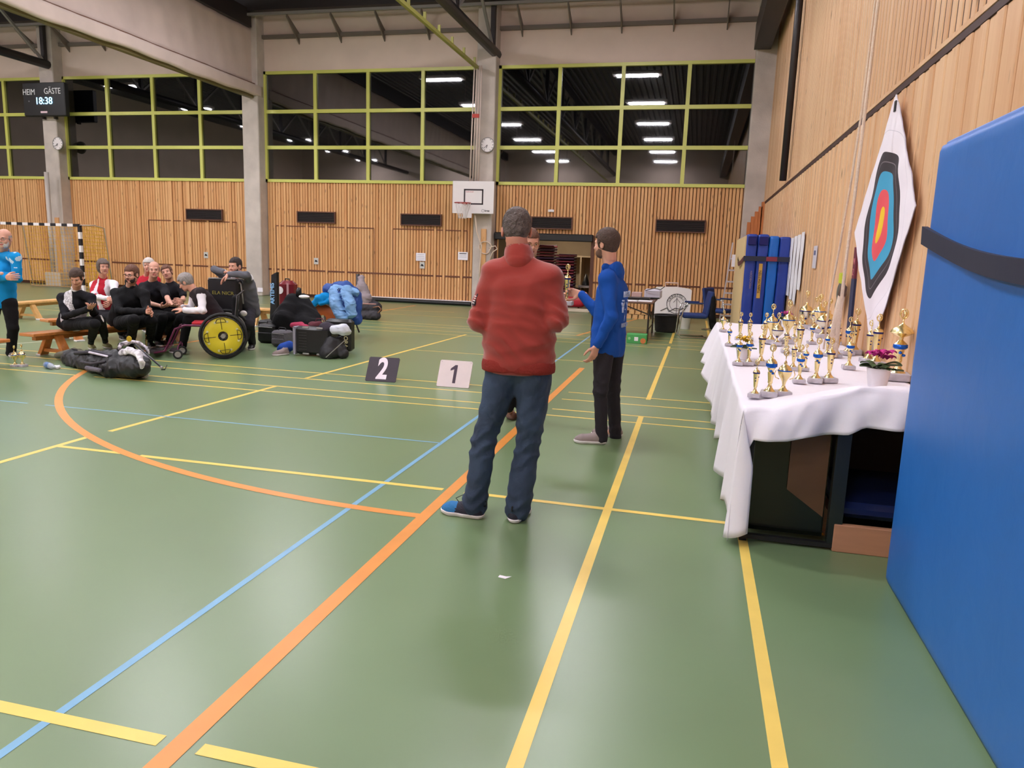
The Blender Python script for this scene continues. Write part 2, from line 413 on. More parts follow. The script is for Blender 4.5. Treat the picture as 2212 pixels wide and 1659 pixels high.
MB().tube([(-9.7, YF - .16, .06), (-6.3, YF - .16, .06)], .06, 12).build('door_seal', M_black, label='long black roll lying along the foot of the far wooden wall', cat='roll')
cols = [-20.4, -13.2, -5.95, 1.32]
for i, x in enumerate(cols):
    MB().box((x - .27, 20.62, 0), (x + .27, 21.1, 8.5), .02).build('column', M_conc, kind='structure')
# the slit of wood inside the columns
for x in (-5.95, -20.4):
    MB().box((x - .02, 20.58, .1), (x + .13, 20.63, 2.2)).build('trim_2', M_wood, kind='structure')

# ---- windows
TZ = [3.46, 4.45, 5.48, 6.62]
for bi, (x0, x1) in enumerate(bays):
    x0 -= .02; x1 += .02
    r = thing('window_%d' % (bi + 1), None, None, ((x0 + x1) / 2, YF, 3.46)); r['kind'] = 'structure'
    fr = MB(); n = 4; t = .085
    fr.box((x0, YF - .05, 3.44), (x1, YF + .1, 3.44 + t)).box((x0, YF - .05, 6.62 - t), (x1, YF + .1, 6.62))
    fr.box((x0, YF - .05, 3.44), (x0 + t * .9, YF + .1, 6.62)).box((x1 - t * .9, YF - .05, 3.44), (x1, YF + .1, 6.62))
    fr.build('frame', M_green, r)
    pw = (x1 - x0) / 4
    for k in (1, 2, 3):
        MB().box((x0 + k * pw - .05, YF - .045, 3.5), (x0 + k * pw + .05, YF + .1, 6.56)).build('mullion', M_green, r)
    for z in TZ[1:3]: MB().box((x0 + .05, YF - .043, z - .05), (x1 - .05, YF + .1, z + .05)).build('transom', M_green, r)
    for k in range(4):
        for j in range(3):
            MB().box((x0 + k * pw, YF + .02, TZ[j]), (x0 + (k + 1) * pw, YF + .03, TZ[j + 1])).build('pane', M_glass, r)

# ---- right wall
wr = MB().box((XR + .05, YB, 0), (XR + .2, YF + .1, ZC)).build('wall_right', M_gap, kind='structure')
def boards(z0, z1, pitch, wd, th, m, ya, yb, alt):
    x = XR + .05; st = MB(); y = YB; i = 0; protos = {}
    while y < 20.6:
        t = th[i % len(th)]; ww = wd[i % len(wd)]; b = .008
        P = [(0, 0, z0), (-t + b, 0, z0), (-t, b, z0), (-t, ww - b, z0), (-t + b, ww, z0), (0, ww, z0)]
        V = P + [(p[0], p[1], z1) for p in P]; Fc = [(i0, i0 + 6, i0 + 7, i0 + 1) for i0 in range(5)] + [(11, 10, 9, 8, 7, 6), (0, 1, 2, 3, 4, 5)]
        if ya <= y <= yb:
            k = (t, ww)
            if k not in protos: protos[k] = raw_mesh('board', V, Fc, m)
            link('board', protos[k], wr, (x, y, 0))
        else: st.add([(x + p[0], y + p[1], p[2]) for p in V], Fc)
        y += pitch[i % len(pitch)]; i += 1
    st.build('boards', m, wr, kind='stuff')
boards(0, 2.94, (.135, .115), (.130, .108), (.058, .051), M_woodR, 3.2, 15, 1)
boards(3.07, ZC - .3, (.14,), (.10,), (.008,), M_woodR, 3.4, 15, 1)
MB().box((XR - .015, YB, 3.0), (XR + .1, 20.6, 3.035)).build('trim_3', M_woodR, kind='structure')
MB().box((XR - .01, YB, 2.945), (XR + .06, 20.6, 2.995)).build('trim_4', mat('trim_dark', (58, 28, 22), .6), kind='structure')
mbr = MB(); mo = mat('orange_plywood', (190, 112, 58), .5, var=.12, vscale=6, stretch=(1, 1, .3), world=True)
for i, (x0, zt) in enumerate(((1.12, 2.5), (1.2, 2.64), (1.28, 2.76), (1.36, 2.88), (1.42, 2.99))): mbr.box((x0, 19.6, 2.1), (x0 + .085, 19.68, zt))

setp(mbr.build('plywood_panel', mo), 'orange plywood end panel with stepped edge in the far right corner', 'panel')
setp(MB().tube([(1.43, 15.1, 3.05), (1.43, 15.1, 8.5)], .065, 10).build('downpipe', M_steel, smooth=True), 'black downpipe on the upper right wall', 'pipe')

# other walls and ceiling
wl = MB().box((XL - .2, YB, 0), (XL, YF + .1, ZC)).build('wall_left', M_clad, kind='structure')
MB().box((XL, YB - .2, 0), (XR + .2, YB, 3.4)).build('wall_back', M_wood, kind='structure')
MB().box((XL, YB - .2, 3.4), (XR + .2, YB, ZC)).build('wall_back', M_clad, kind='structure')
ce = MB(); x = XL; pr_ = [(0, 0), (.09, 0), (.13, .09), (.22, .09), (.26, 0)]
V = []; xs = []
while x < XR + .2:
    for dx, dz in pr_[:-1]: xs.append((x + dx, dz))
    x += .26
V = [(x, YB - .2, 8.6 + dz) for x, dz in xs] + [(x, YF + .2, 8.6 + dz) for x, dz in xs]; n = len(xs)
ce.add(V, [(i, i + n, i + n + 1, i + 1) for i in range(n - 1)]).box((XL, YB - .2, ZC), (XR + .3, YF + .3, ZC + .1))
ce.build('ceiling', M_roof, kind='structure')

# ---- roof steelwork
pu = thing('edge_beam', 'dark steel edge beam with angled brackets above the far windows', 'beam', (-10, 20.4, 8))
MB().box((XL, 20.3, 8.12), (XR, 20.6, 8.6)).build('beam', M_steel, pu)
MB().box((XL, 20.28, 7.98), (XR, 20.36, 8.05)).build('flange', M_grey, pu)
br = MB()
x = -26.5
while x < 1:
    if min(abs(x - c) for c in cols) > .5:
        MB().hexa([(x - .015, 20.3, 7.9), (x + .015, 20.3, 7.9), (x + .015, 21.0, 7.35), (x - .015, 21.0, 7.35), (x - .015, 20.3, 8.0), (x + .015, 20.3, 8.0), (x + .015, 21.0, 7.65), (x - .015, 21.0, 7.65)]).build('bracket', mat('bracket_grey', (120, 108, 100), .5), pu)
    x += 1.34
MB().box((XL, 20.9, 7.52), (XR, 21.01, 7.62)).build('angle', mat('bracket_grey', (0, 0, 0)), pu)
def truss(x, lab):
    r = thing('roof_truss', lab, 'beam', (x, 6, 6.7))
    MB().tube([(x, YB + .1, 6.9), (x, 20.95, 6.9)], .13, 10).build('lower_chord', M_steel, r, smooth=True)
    MB().box((x - .1, YB + .1, 8.1), (x + .1, 20.6, 8.45)).build('upper_chord', M_steel, r)
    y = 20.5
    while y > YB + 1:
        MB().box((x - .06, y - .06, 6.9), (x + .06, y + .06, 8.3)).build('post', M_steel, r)
        if y > YB + 4: MB().bar((x, y, 6.95), (x, y - 1.6, 8.2), .07, .07).build('brace', M_grey, r); MB().bar((x, y - 3.2, 6.95), (x, y - 1.6, 8.2), .07, .07).build('brace', M_grey, r)
        y -= 3.2
    return r
truss(-5.75, 'dark roof truss meeting the column behind the basketball board')
truss(-20.3, 'dark roof truss meeting the column with the scoreboard')
rt = thing('roof_beam', 'dark sloping roof beam running along the top of the right wall', 'beam', (1.2, 6, 7))
MB().box((.98, YB + .1, 6.75), (1.38, 20.6, 7.35)).build('beam', M_steel, rt)
tk = thing('curtain_track', 'yellow-green curtain track with hooks below the dark truss', 'rail', (-6.1, 6, 6.45))
MB().box((-6.2, YB + .1, 6.42), (-6.12, 20.5, 6.50)).build('track', mat('track_green', (164, 160, 84), .5), tk)
y = 20.2
while y > 2: MB().box((-6.19, y - .02, 6.5), (-6.13, y + .02, 6.66)).build('hook', mat('track_green', (0, 0, 0)), tk); y -= .95

# ---- raised divider curtain
dc = thing('divider_curtain', 'raised beige divider curtain hanging along the hall ceiling', 'curtain', (-13.1, 6, 6))
def curt(z0, z1, x, amp, name, th, seed, nz=14):
    rng = np.random.RandomState(seed); ys = np.linspace(YB + .2, 20.9, 260); zz = np.linspace(z0, z1, nz); V = []; ph = rng.uniform(0, 6, 6)
    for y in ys:
        for z in zz:
            t = (z - z0) / (z1 - z0)
            dx = amp * (sin(y * 2.1 + ph[0] + .8 * sin(z * 3)) * .5 + sin(y * 5.3 + ph[1] + z) * .3 * (1 - t * .5) + sin(y * 11 + ph[2] + 3 * z) * .18)
            V.append((x + dx, y, z + (0.02 * sin(y * 1.3) + .012 * sin(y * 4.1 + 1)) * (1 - t)))
    n = len(ys); Fc = [(i * nz + j, i * nz + j + 1, (i + 1) * nz + j + 1, (i + 1) * nz + j) for i in range(n - 1) for j in range(nz - 1)]
    V2 = V + [(p[0] - th, p[1], p[2]) for p in V]; o = len(V)
    Fc += [tuple(q + o for q in f[::-1]) for f in Fc]
    Fc += [(i * nz, (i + 1) * nz, (i + 1) * nz + o, i * nz + o) for i in range(n - 1)] + [(i * nz + nz - 1, i * nz + nz - 1 + o, (i + 1) * nz + nz - 1 + o, (i + 1) * nz + nz - 1) for i in range(n - 1)]
    Fc += [((n - 1) * nz + j, (n - 1) * nz + j + 1, (n - 1) * nz + j + 1 + o, (n - 1) * nz + j + o) for j in range(nz - 1)]
    link(name, raw_mesh(name, np.array(V2) - root_loc(dc), Fc, M_curt, True), dc)
curt(6.2, 7.72, -13.12, .035, 'fabric', .12, 2)
curt(5.86, 6.16, -12.93, .022, 'hem', .3, 5, 6)
curt(6.15, 6.215, -13.02, .03, 'seam_shadow_gap', .1, 5, 3); bpy.data.objects['seam_shadow_gap'].name = 'seam_shadow'; dc.children[-1].data.materials[0] = mat('seam_shadow_brown', (120, 84, 66), .8)  # added brown strip paints the shadow line between sagging fabric and hem
MB().box((-13.2, YB + .2, 5.80), (-13.05, 20.6, 5.88)).build('bottom_bar', mat('bar_olive', (110, 98, 60), .5), dc)
MB().box((-13.4, YB + .1, 7.72), (-13.0, 20.5, 8.2)).build('curtain_housing', M_steel, dc)

# ---- ceiling lamps
M_diff = mat('lamp_diffuser', (255, 250, 245), .5, emit=(246, 243, 250), estr=LAMP)
ORD = ['first', 'second', 'third', 'fourth', 'fifth', 'sixth', 'seventh', 'eighth', 'ninth', 'tenth', 'eleventh', 'twelfth', 'thirteenth', 'fourteenth', 'fifteenth', 'sixteenth', 'seventeenth', 'eighteenth', 'nineteenth', 'twentieth']
lamp0 = thing('ceiling_lamp', 'long fluorescent ceiling lamp hanging over the hall', 'lamp', (-2.4, 15.6, 7.5), 'ceiling lamps')
MB().box((-.82, -.2, .03), (.82, .2, .14), .02).build('housing', M_white, lamp0, local=True)
MB().box((-.68, -.15, 0), (.68, .15, .035), .01).build('diffuser', M_diff, lamp0, local=True)
MB().box((-.6, -.01, .12), (-.58, .01, 1.1)).build('hanger', M_grey, lamp0, local=True); MB().box((.58, -.01, .12), (.6, .01, 1.1)).build('hanger', M_grey, lamp0, local=True)
for x in (-2.4, -9.25, -16.2, -22.6):
    for y in (15.6, 11.0, 6.4, 1.8, -2.8, -7.2):
        o = lamp0 if (x, y) == (-2.4, 15.6) else copy_tree(lamp0)
        o.location = (x, y, 7.5); o['label'] = 'fluorescent ceiling lamp, %s row from the right wall, %s from the far windows' % (ORD[[-2.4, -9.25, -16.2, -22.6].index(x)], ORD[[15.6, 11.0, 6.4, 1.8, -2.8, -7.2].index(y)])

# ---- storage room behind the open shutter
M_store = mat('storeroom_wall', (176, 160, 136), .8, var=.05, vscale=2, world=True)
sr = MB(); sr.box((-7, 24.4, -.1), (-1.5, 24.6, 2.6)).box((-7.1, 21.2, -.1), (-7, 24.6, 2.6)).box((-1.6, 21.2, -.1), (-1.5, 24.6, 2.6)).box((-7.1, 21.2, 2.4), (-1.5, 24.6, 2.6))
sr.build('wall_store', M_store, kind='structure')
MB().box((-7, 21.1, -.1), (-1.5, 24.5, 0)).build('floor', mat('store_floor', (120, 108, 96), .7), kind='structure')
MB().box((-5.66, 20.84, 1.93), (-2.84, 21.04, 2.13), .02).build('shutter', M_black, label='black rolled-up shutter above the storage opening', cat='shutter')
MB().box((-5.7, 20.97, 0), (-5.6, 21.2, 2.1)).box((-2.9, 20.97, 0), (-2.8, 21.2, 2.1)).build('door_1', mat('door_frame_brown', (92, 52, 34), .6), kind='structure')
# a lamp in the storeroom (its light reaches the shelves)
sl = thing('ceiling_lamp', 'small lamp on the storage room ceiling', 'lamp', (-4, 22.6, 2.36))
MB().box((-.5, -.08, 0), (.5, .08, .04)).build('diffuser', mat('store_diffuser', (255, 250, 240), .5, emit=(255, 236, 210), estr=38), sl, local=True)
sh = thing('storage_shelf', 'pale shelf unit at the back of the storage room', 'shelf', (-3.6, 24, 0))
for z in (.55, 1.5): MB().box((-5.2, 23.7, z), (-2.1, 24.35, z + .05)).build('shelf_board', mat('shelf_cream', (196, 178, 150), .6), sh)
for x in (-5.2, -3.6, -2.15): MB().box((x, 23.7, 0), (x + .05, 24.35, 1.5)).build('upright', mat('shelf_cream', (0, 0, 0)), sh)
bx = 0
for (x, z, wd, ht, c, lb) in ((-2.95, 1.0, .35, .5, (190, 150, 90), 'light wooden box standing on the storage shelf'), (-2.6, .6, .5, .4, (206, 170, 110), 'pale yellow carton on the lower storage shelf')):
    b = thing('box', lb, 'box', (x, 23.6, z)); MB().box((x - wd / 2, 23.35, z - (.4 if z > .9 else 0)), (x + wd / 2, 23.7, z + ht), .01).build('box_body', mat('carton%d' % bx, c, .7), b); bx += 1
    MB().box((x - .03, 23.345, z), (x + .03, 23.36, z + ht * .8)).build('tape', mat('tape', (150, 110, 60), .4), b)
M_mar = mat('maroon_vinyl', (120, 34, 46), .5); M_plum = mat('plum_vinyl', (70, 34, 66), .5)
for sx, sy, n, lab in ((-4.38, 22.2, 20, 'left'), (-3.72, 21.85, 17, 'right')):
    for k in range(n):
        c = (sx, sy, .18 + k * .083)
        o = thing('stacking_chair', ('topmost maroon chair of the %s stack in the storage room' if k == n - 1 else ORD[k] + ' maroon chair from the floor in the %s stack of the storage room') % ('taller left' if sx < -4 else 'lower right'), 'chair', c, 'maroon chairs stacked in the storeroom %s' % lab)
        wd = .27
        MB().box((sx - wd, sy - .25, c[2]), (sx + wd, sy + .25, c[2] + .05), .015).build('seat', M_mar if k % 3 else M_plum, o)
        MB().box((sx - wd, sy + .2, c[2] + .051), (sx + wd, sy + .25, c[2] + .08), .01).build('backrest', M_plum if k % 3 else M_mar, o)
        MB().tube([(sx - wd - .01, sy - .24, c[2] - .02), (sx - wd - .01, sy + .22, c[2] - .02)], .01, 5).tube([(sx + wd + .01, sy - .24, c[2] - .02), (sx + wd + .01, sy + .22, c[2] - .02)], .01, 5).build('frame', M_grey, o)
setp(sdobj('crash_mat', SD(.03).box((-4.22, 21.62, .25), (1.18, .4, .16), rd=.12), mat('red_vinyl', (186, 34, 52), .4, bump=.2, bscale=5)), 'thick red crash mat lying in the storage opening', 'mat')
MB().box((-4.9, 21.4, .415), (-3.6, 21.9, .50), .03).build('gym_mat', mat('grey_vinyl', (110, 104, 120), .5), label='thin grey mat on the red crash mat', cat='mat')
MB().box((-5.6, 20.55, 0), (-2.8, 20.9, .09), .02).build('threshold', mat('pale_threshold', (205, 190, 168), .6), label='pale wooden threshold board before the storage opening', cat='board')
tr = thing('shelf_trolley', 'grey trolley with an orange cone in the storage room', 'trolley', (-3.0, 22.3, 0))
MB().box((-3.4, 22.2, .62), (-2.3, 22.7, .68)).build('tray', M_grey, tr)
for x in (-3.38, -2.34): MB().box((x, 22.22, 0), (x + .04, 22.26, .62)).build('leg', M_steel, tr)
setp(MB().lathe([(.13, 0), (.12, .03), (.02, .34)], 12, (-3.2, 22.4, .68)).build('traffic_cone', M_black, smooth=True), 'dark cone standing on the trolley in the storage room', 'funnel')
# ================================================================ right side: mats, target face, trophy table
M_bmat = mat('blue_mat_cover', (34, 104, 184), .42, bump=.12, bscale=5, var=.05, vscale=1.5)
M_bmat2 = mat('blue_vinyl_dark', (28, 58, 150), .4, bump=.35, bscale=6)
M_bmat3 = mat('blue_vinyl_light', (10, 98, 190), .4, bump=.35, bscale=6)
M_strap = mat('strap_navy', (34, 36, 58), .7)
M_beige = mat('mat_underside', (212, 184, 136), .8)
M_cloth = mat('table_linen', (238, 232, 240), .8, bump=.12, bscale=9)
M_gold = mat('trophy_gold', (244, 224, 164), .26, metal=1)
M_silver = mat('trophy_silver', (226, 218, 196), .2, metal=1)
M_tblue = mat('trophy_blue', (20, 96, 200), .2, metal=.5)
M_navy = mat('trophy_navy', (32, 38, 110), .25, metal=.4)
M_marb = mat('marble_grey', (186, 180, 188), .4, var=.15, vscale=40, detail=5)

bm = thing('gym_mat', 'large blue gym mat standing upright in the right foreground', 'mat', (1.16, 2.8, 0))
sdm = SD(.035).box((1.165, 2.75, 1.05), (.145, 1.13, 1.05), rd=.018)
sdobj('cover', sdm, M_bmat, bm)
MB().box((1.05, 1.66, 2.093), (1.28, 3.86, 2.112), .006).build('top_seam', mat('seam_pale', (120, 150, 210), .5), bm)
P = []; n = 26
for i in range(n):
    y = 3.872 - (3.872 - 1.7) * i / (n - 1); u = (3.89 - y) / 1.2
    P.append((1.008, y, 1.70 - .15 * u - .03 * sin(u * 3)))
V = []; Fc = []
for (x, y, z) in P:
    e = .006 * sin(y * 5) + .006
    V += [(x - e, y, z - .04), (x - e - .004, y, z + .04), (1.02, y, z + .04), (1.02, y, z - .04)]
for i in range(n - 1):
    for k in range(4): Fc.append((i * 4 + k, i * 4 + (k + 1) % 4, i * 4 + 4 + (k + 1) % 4, i * 4 + 4 + k))
Fc += [(3, 2, 1, 0)]
link('strap', raw_mesh('strap', np.array(V) - root_loc(bm), Fc, M_strap), bm, label='navy webbing strap')

def upmat(x0, x1, y0, y1, z1, m, lab, parts=()):
    r = thing('gym_mat', lab, 'mat', ((x0 + x1) / 2, (y0 + y1) / 2, 0))
    sdobj('cover', SD(.022).box(((x0 + x1) / 2, (y0 + y1) / 2, z1 / 2), ((x1 - x0) / 2, (y1 - y0) / 2, z1 / 2), rd=.03), m, r, disp=folds(.005, int(x0 * 100), 8))
    return r
a = upmat(.77, .945, 13.2, 16.2, 2.0, M_bmat2, 'blue upright mat with beige underside, leftmost of the strapped mats')
MB().box((.75, 13.23, .02), (.775, 16.17, 1.97)).build('underside', M_beige, a, label='beige underside')
MB().box((.79, 13.17, 1.82), (.93, 13.2, 1.96), .01).build('corner_patch', M_navy, a)
b_ = upmat(.95, 1.125, 13.2, 16.2, 2.0, M_bmat2, 'blue upright mat with yellow label strip, second of the strapped mats')
MB().box((.97, 13.17, 1.82), (1.11, 13.2, 1.96), .01).build('corner_patch', M_navy, b_)
MB().box((1.0, 13.185, .95), (1.055, 13.2, 1.52)).build('label_strip', mat('strip_yellow', (206, 160, 70), .5), b_, label='yellow label strip')
text('lettering', 'TURN MATTEN', .055, (1.028, 13.18, 1.22), (0, 0, 1), (-1, 0, 0), M_ink, b_)
text('lettering', 'WEICHBODEN', .045, (.885, 13.168, 1.25), (0, 0, 1), (-1, 0, 0), mat('faded_print', (150, 130, 130), .6), a)
upmat(1.13, 1.29, 13.2, 16.2, 1.98, M_bmat3, 'lighter blue upright mat, third of the strapped mats')
upmat(1.295, 1.47, 13.2, 16.2, 1.97, M_bmat2, 'dark blue upright mat nearest the right wall in the strapped row')
st = thing('strap', 'navy and red strap wound round the four upright blue mats', 'strap', (1.1, 13.16, 1.6))
MB().box((.74, 13.145, 1.56), (1.48, 13.165, 1.64)).build('webbing', M_strap, st)
MB().box((1.1, 13.135, 1.565), (1.27, 13.146, 1.635)).build('webbing', mat('strap_red', (130, 40, 60), .6), st, label='red webbing piece')
V = []; n = 14
for i in range(n):
    y = 13.15 + 1.9 * i / (n - 1); z = 1.6 - .1 * sin(pi * i / (n - 1)); V += [(.745 - .03 * sin(pi * i / (n - 1)), y, z - .035), (.738 - .03 * sin(pi * i / (n - 1)), y, z + .035)]
V2 = V + [(p[0] + .006, p[1], p[2]) for p in V]; o = len(V)
Fc = [(2 * i, 2 * i + 1, 2 * i + 3, 2 * i + 2) for i in range(n - 1)] + [(2 * i + 2 + o, 2 * i + 3 + o, 2 * i + 1 + o, 2 * i + o) for i in range(n - 1)]
link('webbing', raw_mesh('webbing', np.array(V2) - root_loc(st), Fc, mat('strap_maroon', (86, 42, 50), .6)), st)

# ---- archery target face: wavy square cloth hung by its corners
def target_mat():
    m = bpy.data.materials.new('target_face_print'); m.use_nodes = True; nt = m.node_tree; b = nt.nodes['Principled BSDF']; b.inputs['Roughness'].default_value = .8
    uv = nt.nodes.new('ShaderNodeUVMap'); uv.uv_map = 'UVMap'
    gr = nt.nodes.new('ShaderNodeVectorMath'); gr.operation = 'LENGTH'; nt.links.new(uv.outputs[0], gr.inputs[0])
    cr = nt.nodes.new('ShaderNodeValToRGB'); cr.color_ramp.interpolation = 'CONSTANT'; nt.links.new(gr.outputs['Value'], cr.inputs[0])
    st = [(0, (244, 200, 30)), (.135, (232, 84, 92)), (.265, (62, 160, 200)), (.40, (52, 44, 50)), (.468, (120, 112, 118)), (.474, (52, 44, 50)), (.545, (240, 232, 240)), (.70, (205, 198, 210)), (.706, (240, 232, 240))]
    e = cr.color_ramp.elements
    while len(e) < len(st): e.new(.5)
    for i, (p, c) in enumerate(st): e[i].position = p; e[i].color = lin(c) + (1,)
    nt.links.new(cr.outputs[0], b.inputs['Base Color']); return m
def banner():
    top, far, near, bot = (np.array(p) for p in ((6.77, 2.9), (7.85, 1.86), (5.80, 1.97), (6.60, .86)))
    n = 40; V = []; UV = []; cen = np.array([6.80, 1.88])
    for i in range(n + 1):
        for j in range(n + 1):
            u = i / n; v = j / n
            p = (1 - u) * (1 - v) * top + u * (1 - v) * far + u * v * bot + (1 - u) * v * near
            e = .035 * (sin(pi * u) * (-.5 if v in (0, 1) else 0))
            # edges bow slightly inward between the corners
            bow = .008
            nu = (far - top); nv = (near - top)
            p = p + nv / np.linalg.norm(nv) * bow * -sin(pi * u) * (1 - 2 * v) + nu / np.linalg.norm(nu) * bow * -sin(pi * v) * (1 - 2 * u)
            wv = .008 * sin(9 * p[0] + 3 * sin(3 * p[1])) + .004 * sin(17 * p[1] + 6 * p[0])
            ed = min(u, 1 - u, v, 1 - v)
            V.append((1.455 - .02 - wv * 1.2 * min(1, .35 + ed * 6), p[0] + .006 * sin(40 * v) * (ed == 0), p[1] + .006 * sin(37 * u) * (ed == 0)))
            q = p - cen; L = np.linalg.norm(q); a = math.atan2(q[1], q[0])
            wob = .96 + .05 * sin(3 * a + 1.0) + .04 * sin(5 * a - .5) * min(1, L * 3) + .04 * cos(2 * a - .9)
            UV.append(q * wob * 1.0)
    Fc = [(i * (n + 1) + j, i * (n + 1) + j + 1, (i + 1) * (n + 1) + j + 1, (i + 1) * (n + 1) + j) for i in range(n) for j in range(n)]
    o = len(V); V2 = V + [(p[0] + .006, p[1], p[2]) for p in V]; F2 = Fc + [tuple(q + o for q in f[::-1]) for f in Fc]
    me = raw_mesh('face_cloth', V2, F2, target_mat(), True); ul = me.uv_layers.new(name='UVMap')
    UV = UV + UV
    for l in me.loops: ul.data[l.index].uv = tuple(UV[l.vertex_index])
    return me
tf = thing('archery_target_face', 'white target face cloth with coloured rings on the right wall', 'target face', (0, 0, 0))
link('face_cloth', banner(), tf)
MB().box((1.425, 6.71, 2.76), (1.43, 6.76, 2.84)).build('eyelet', M_ink, tf)

# ---- ropes and things on the right wall
M_rope = mat('rope', (230, 208, 188), .85, bump=.5, bscale=60, stretch=(1, 1, 2))
ra = [(1.2, 6.75, 6.76), (1.2, 6.75, 3.6), (1.2, 6.8, 2.8), (1.2, 6.95, 2.2), (1.2, 7.15, 1.7), (1.2, 7.35, 1.25), (1.2, 7.4, .77)]
setp(MB().tube(ra, .009, 8).build('rope', M_rope, smooth=True), 'thin climbing rope curving away to the left beside the target face', 'rope')
rb = [(1.2, 6.62, 6.76), (1.2, 6.62, 3.6), (1.2, 6.68, 2.6), (1.2, 6.72, 2.0), (1.2, 6.78, 1.6), (1.2, 6.8, .77)]
setp(MB().tube(rb, [.013, .013, .013, .013, .012, .02], 8).build('rope', M_rope, smooth=True), 'thicker climbing rope hanging straight beside the target face', 'rope')
rp = thing('rope_end', 'thick leather-capped rope end hanging left of the wall scarf', 'rope', (1.25, 7.2, 1.1))
MB().tube([(1.25, 7.32, .775), (1.25, 7.2, 1.1), (1.25, 7.08, 1.3)], [.03, .034, .03], 8).build('rope_bundle', M_rope, rp, smooth=True)
MB().tube([(1.25, 7.08, 1.29), (1.25, 7.04, 1.36)], [.036, .03], 8).build('leather_cap', mat('leather_dark', (96, 72, 60), .6), rp, smooth=True)
sc = thing('scarf', 'maroon and navy scarf hanging on the wall left of the target face', 'scarf', (1.45, 7.85, 1.3))
def flat_strip(ya, za, yb, zb, wd, x, m, name, par, th=.02):
    MB().hexa([(x - th, ya - wd / 2, za), (x, ya - wd / 2, za), (x, ya + wd / 2, za), (x - th, ya + wd / 2, za), (x - th, yb - wd / 2, zb), (x, yb - wd / 2, zb), (x, yb + wd / 2, zb), (x - th, yb + wd / 2, zb)]).build(name, m, par)
flat_strip(7.86, 1.42, 7.88, 1.72, .13, 1.49, mat('scarf_maroon', (104, 32, 52), .8), 'scarf_top', sc)
flat_strip(7.82, .85, 7.86, 1.42, .15, 1.49, mat('scarf_navy', (36, 40, 72), .8), 'scarf_tail', sc)
text('lettering', 'N', .09, (1.467, 7.87, 1.58), (0, -1, 0), (0, 0, 1), mat('scarf_letter', (190, 110, 120), .8), sc)
text('lettering', 'Z', .09, (1.467, 7.87, 1.48), (0, -1, 0), (0, 0, 1), mat('scarf_letter', (190, 110, 120), .8), sc)
gl = thing('climbing_pulley', 'dark grey pulley with a yellow-green tag on the wall beside the scarf', 'pulley', (1.42, 8.15, 1.3))
sdobj('pulley_body', SD(.012).ell((1.43, 8.15, 1.27), (.04, .12, .12)).ell((1.43, 8.2, 1.13), (.035, .1, .08)), mat('pulley_grey', (84, 84, 74), .6), gl)
MB().box((1.4, 8.08, 1.36), (1.45, 8.2, 1.47), .01).build('tag', mat('tag_lime', (190, 200, 50), .6), gl)
for i, (ya, yb, z0, z1) in enumerate(((13.3, 12.86, 1.02, 1.95), (12.78, 12.42, .98, 1.965), (12.36, 12.02, .93, 1.975), (11.95, 11.62, 1.16, 2.0))):
    s_ = thing('score_sheet', ('first', 'second', 'third', 'shortest, fourth')[i] + ' long white score sheet from the mats on the right wall', 'sheet', (1.48, (ya + yb) / 2, z0), 'score sheets on the right wall')
    V = []; n = 8
    for k in range(n + 1):
        z = z0 + (z1 - z0) * k / n; e = .003 * sin(k * 1.3 + i)
        V += [(1.478 - e - .01, yb, z), (1.478 + e * .5 - .01, ya, z)]
    V2 = V + [(p[0] + .004, p[1], p[2]) for p in V]; o = len(V)
    Fc = [(2 * k, 2 * k + 2, 2 * k + 3, 2 * k + 1) for k in range(n)] + [(2 * k + o + 1, 2 * k + o + 3, 2 * k + o + 2, 2 * k + o) for k in range(n)]
    link('paper_sheet', raw_mesh('paper_sheet', np.array(V2) - root_loc(s_), Fc, M_paper), s_)
    tl = MB(); continue
    for k in range(22):
        z = z1 - .06 - k * .038
        if z > z0 + .03: tl.box((1.4525, yb + .04, z), (1.454, ya - .05, z + .006))
    tl.build('table_lines', mat('faint_print', (190, 184, 196), .7), s_, kind='stuff')
po = thing('notice', 'small grey notice sheet on the right wall beyond the target face', 'notice', (1.48, 10.55, 1.5))
MB().box((1.482, 10.42, 1.49), (1.49, 10.7, 1.78)).build('paper_sheet', mat('notice_grey', (206, 200, 210), .7), po)
MB().box((1.479, 10.5, 1.66), (1.482, 10.64, 1.72)).build('picture', mat('notice_blue', (90, 90, 130), .7), po)

# ---- trophy table, cloth, what stands below
tb = thing('trophy_table', 'long black steel-legged table under the white cloth', 'table', (.9, 7, 0))
MB().box((.34, 4.2, .70), (1.44, 10.0, .735)).build('tabletop', mat('table_brown', (70, 50, 40), .5), tb)
for x in (.36, 1.40):
    for y in (4.22, 6.9, 9.6):
        MB().box((x - .02, y - .02, 0), (x + .02, y + .02, .7)).build('leg', M_black, tb)
MB().box((.38, 4.2, .015), (.84, 4.235, .04)).build('foot_rail', M_black, tb)
MB().box((.80, 4.2, .04), (.87, 4.26, .70)).build('upright', mat('upright_black', (28, 32, 30), .25), tb)
MB().box((.38, 4.8, .02), (.40, 9.5, .05)).build('foot_rail', M_black, tb)
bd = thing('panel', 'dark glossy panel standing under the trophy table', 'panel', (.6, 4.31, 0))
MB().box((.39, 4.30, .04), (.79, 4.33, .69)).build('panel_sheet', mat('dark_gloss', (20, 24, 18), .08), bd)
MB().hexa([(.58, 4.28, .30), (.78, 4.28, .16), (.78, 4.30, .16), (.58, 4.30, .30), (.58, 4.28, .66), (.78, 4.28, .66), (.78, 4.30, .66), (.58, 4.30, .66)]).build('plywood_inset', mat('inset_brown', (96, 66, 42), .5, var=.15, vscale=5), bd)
vb = thing('vaulting_box', 'wooden vaulting box base with blue mat under the table end', 'box', (1.2, 4.6, 0))
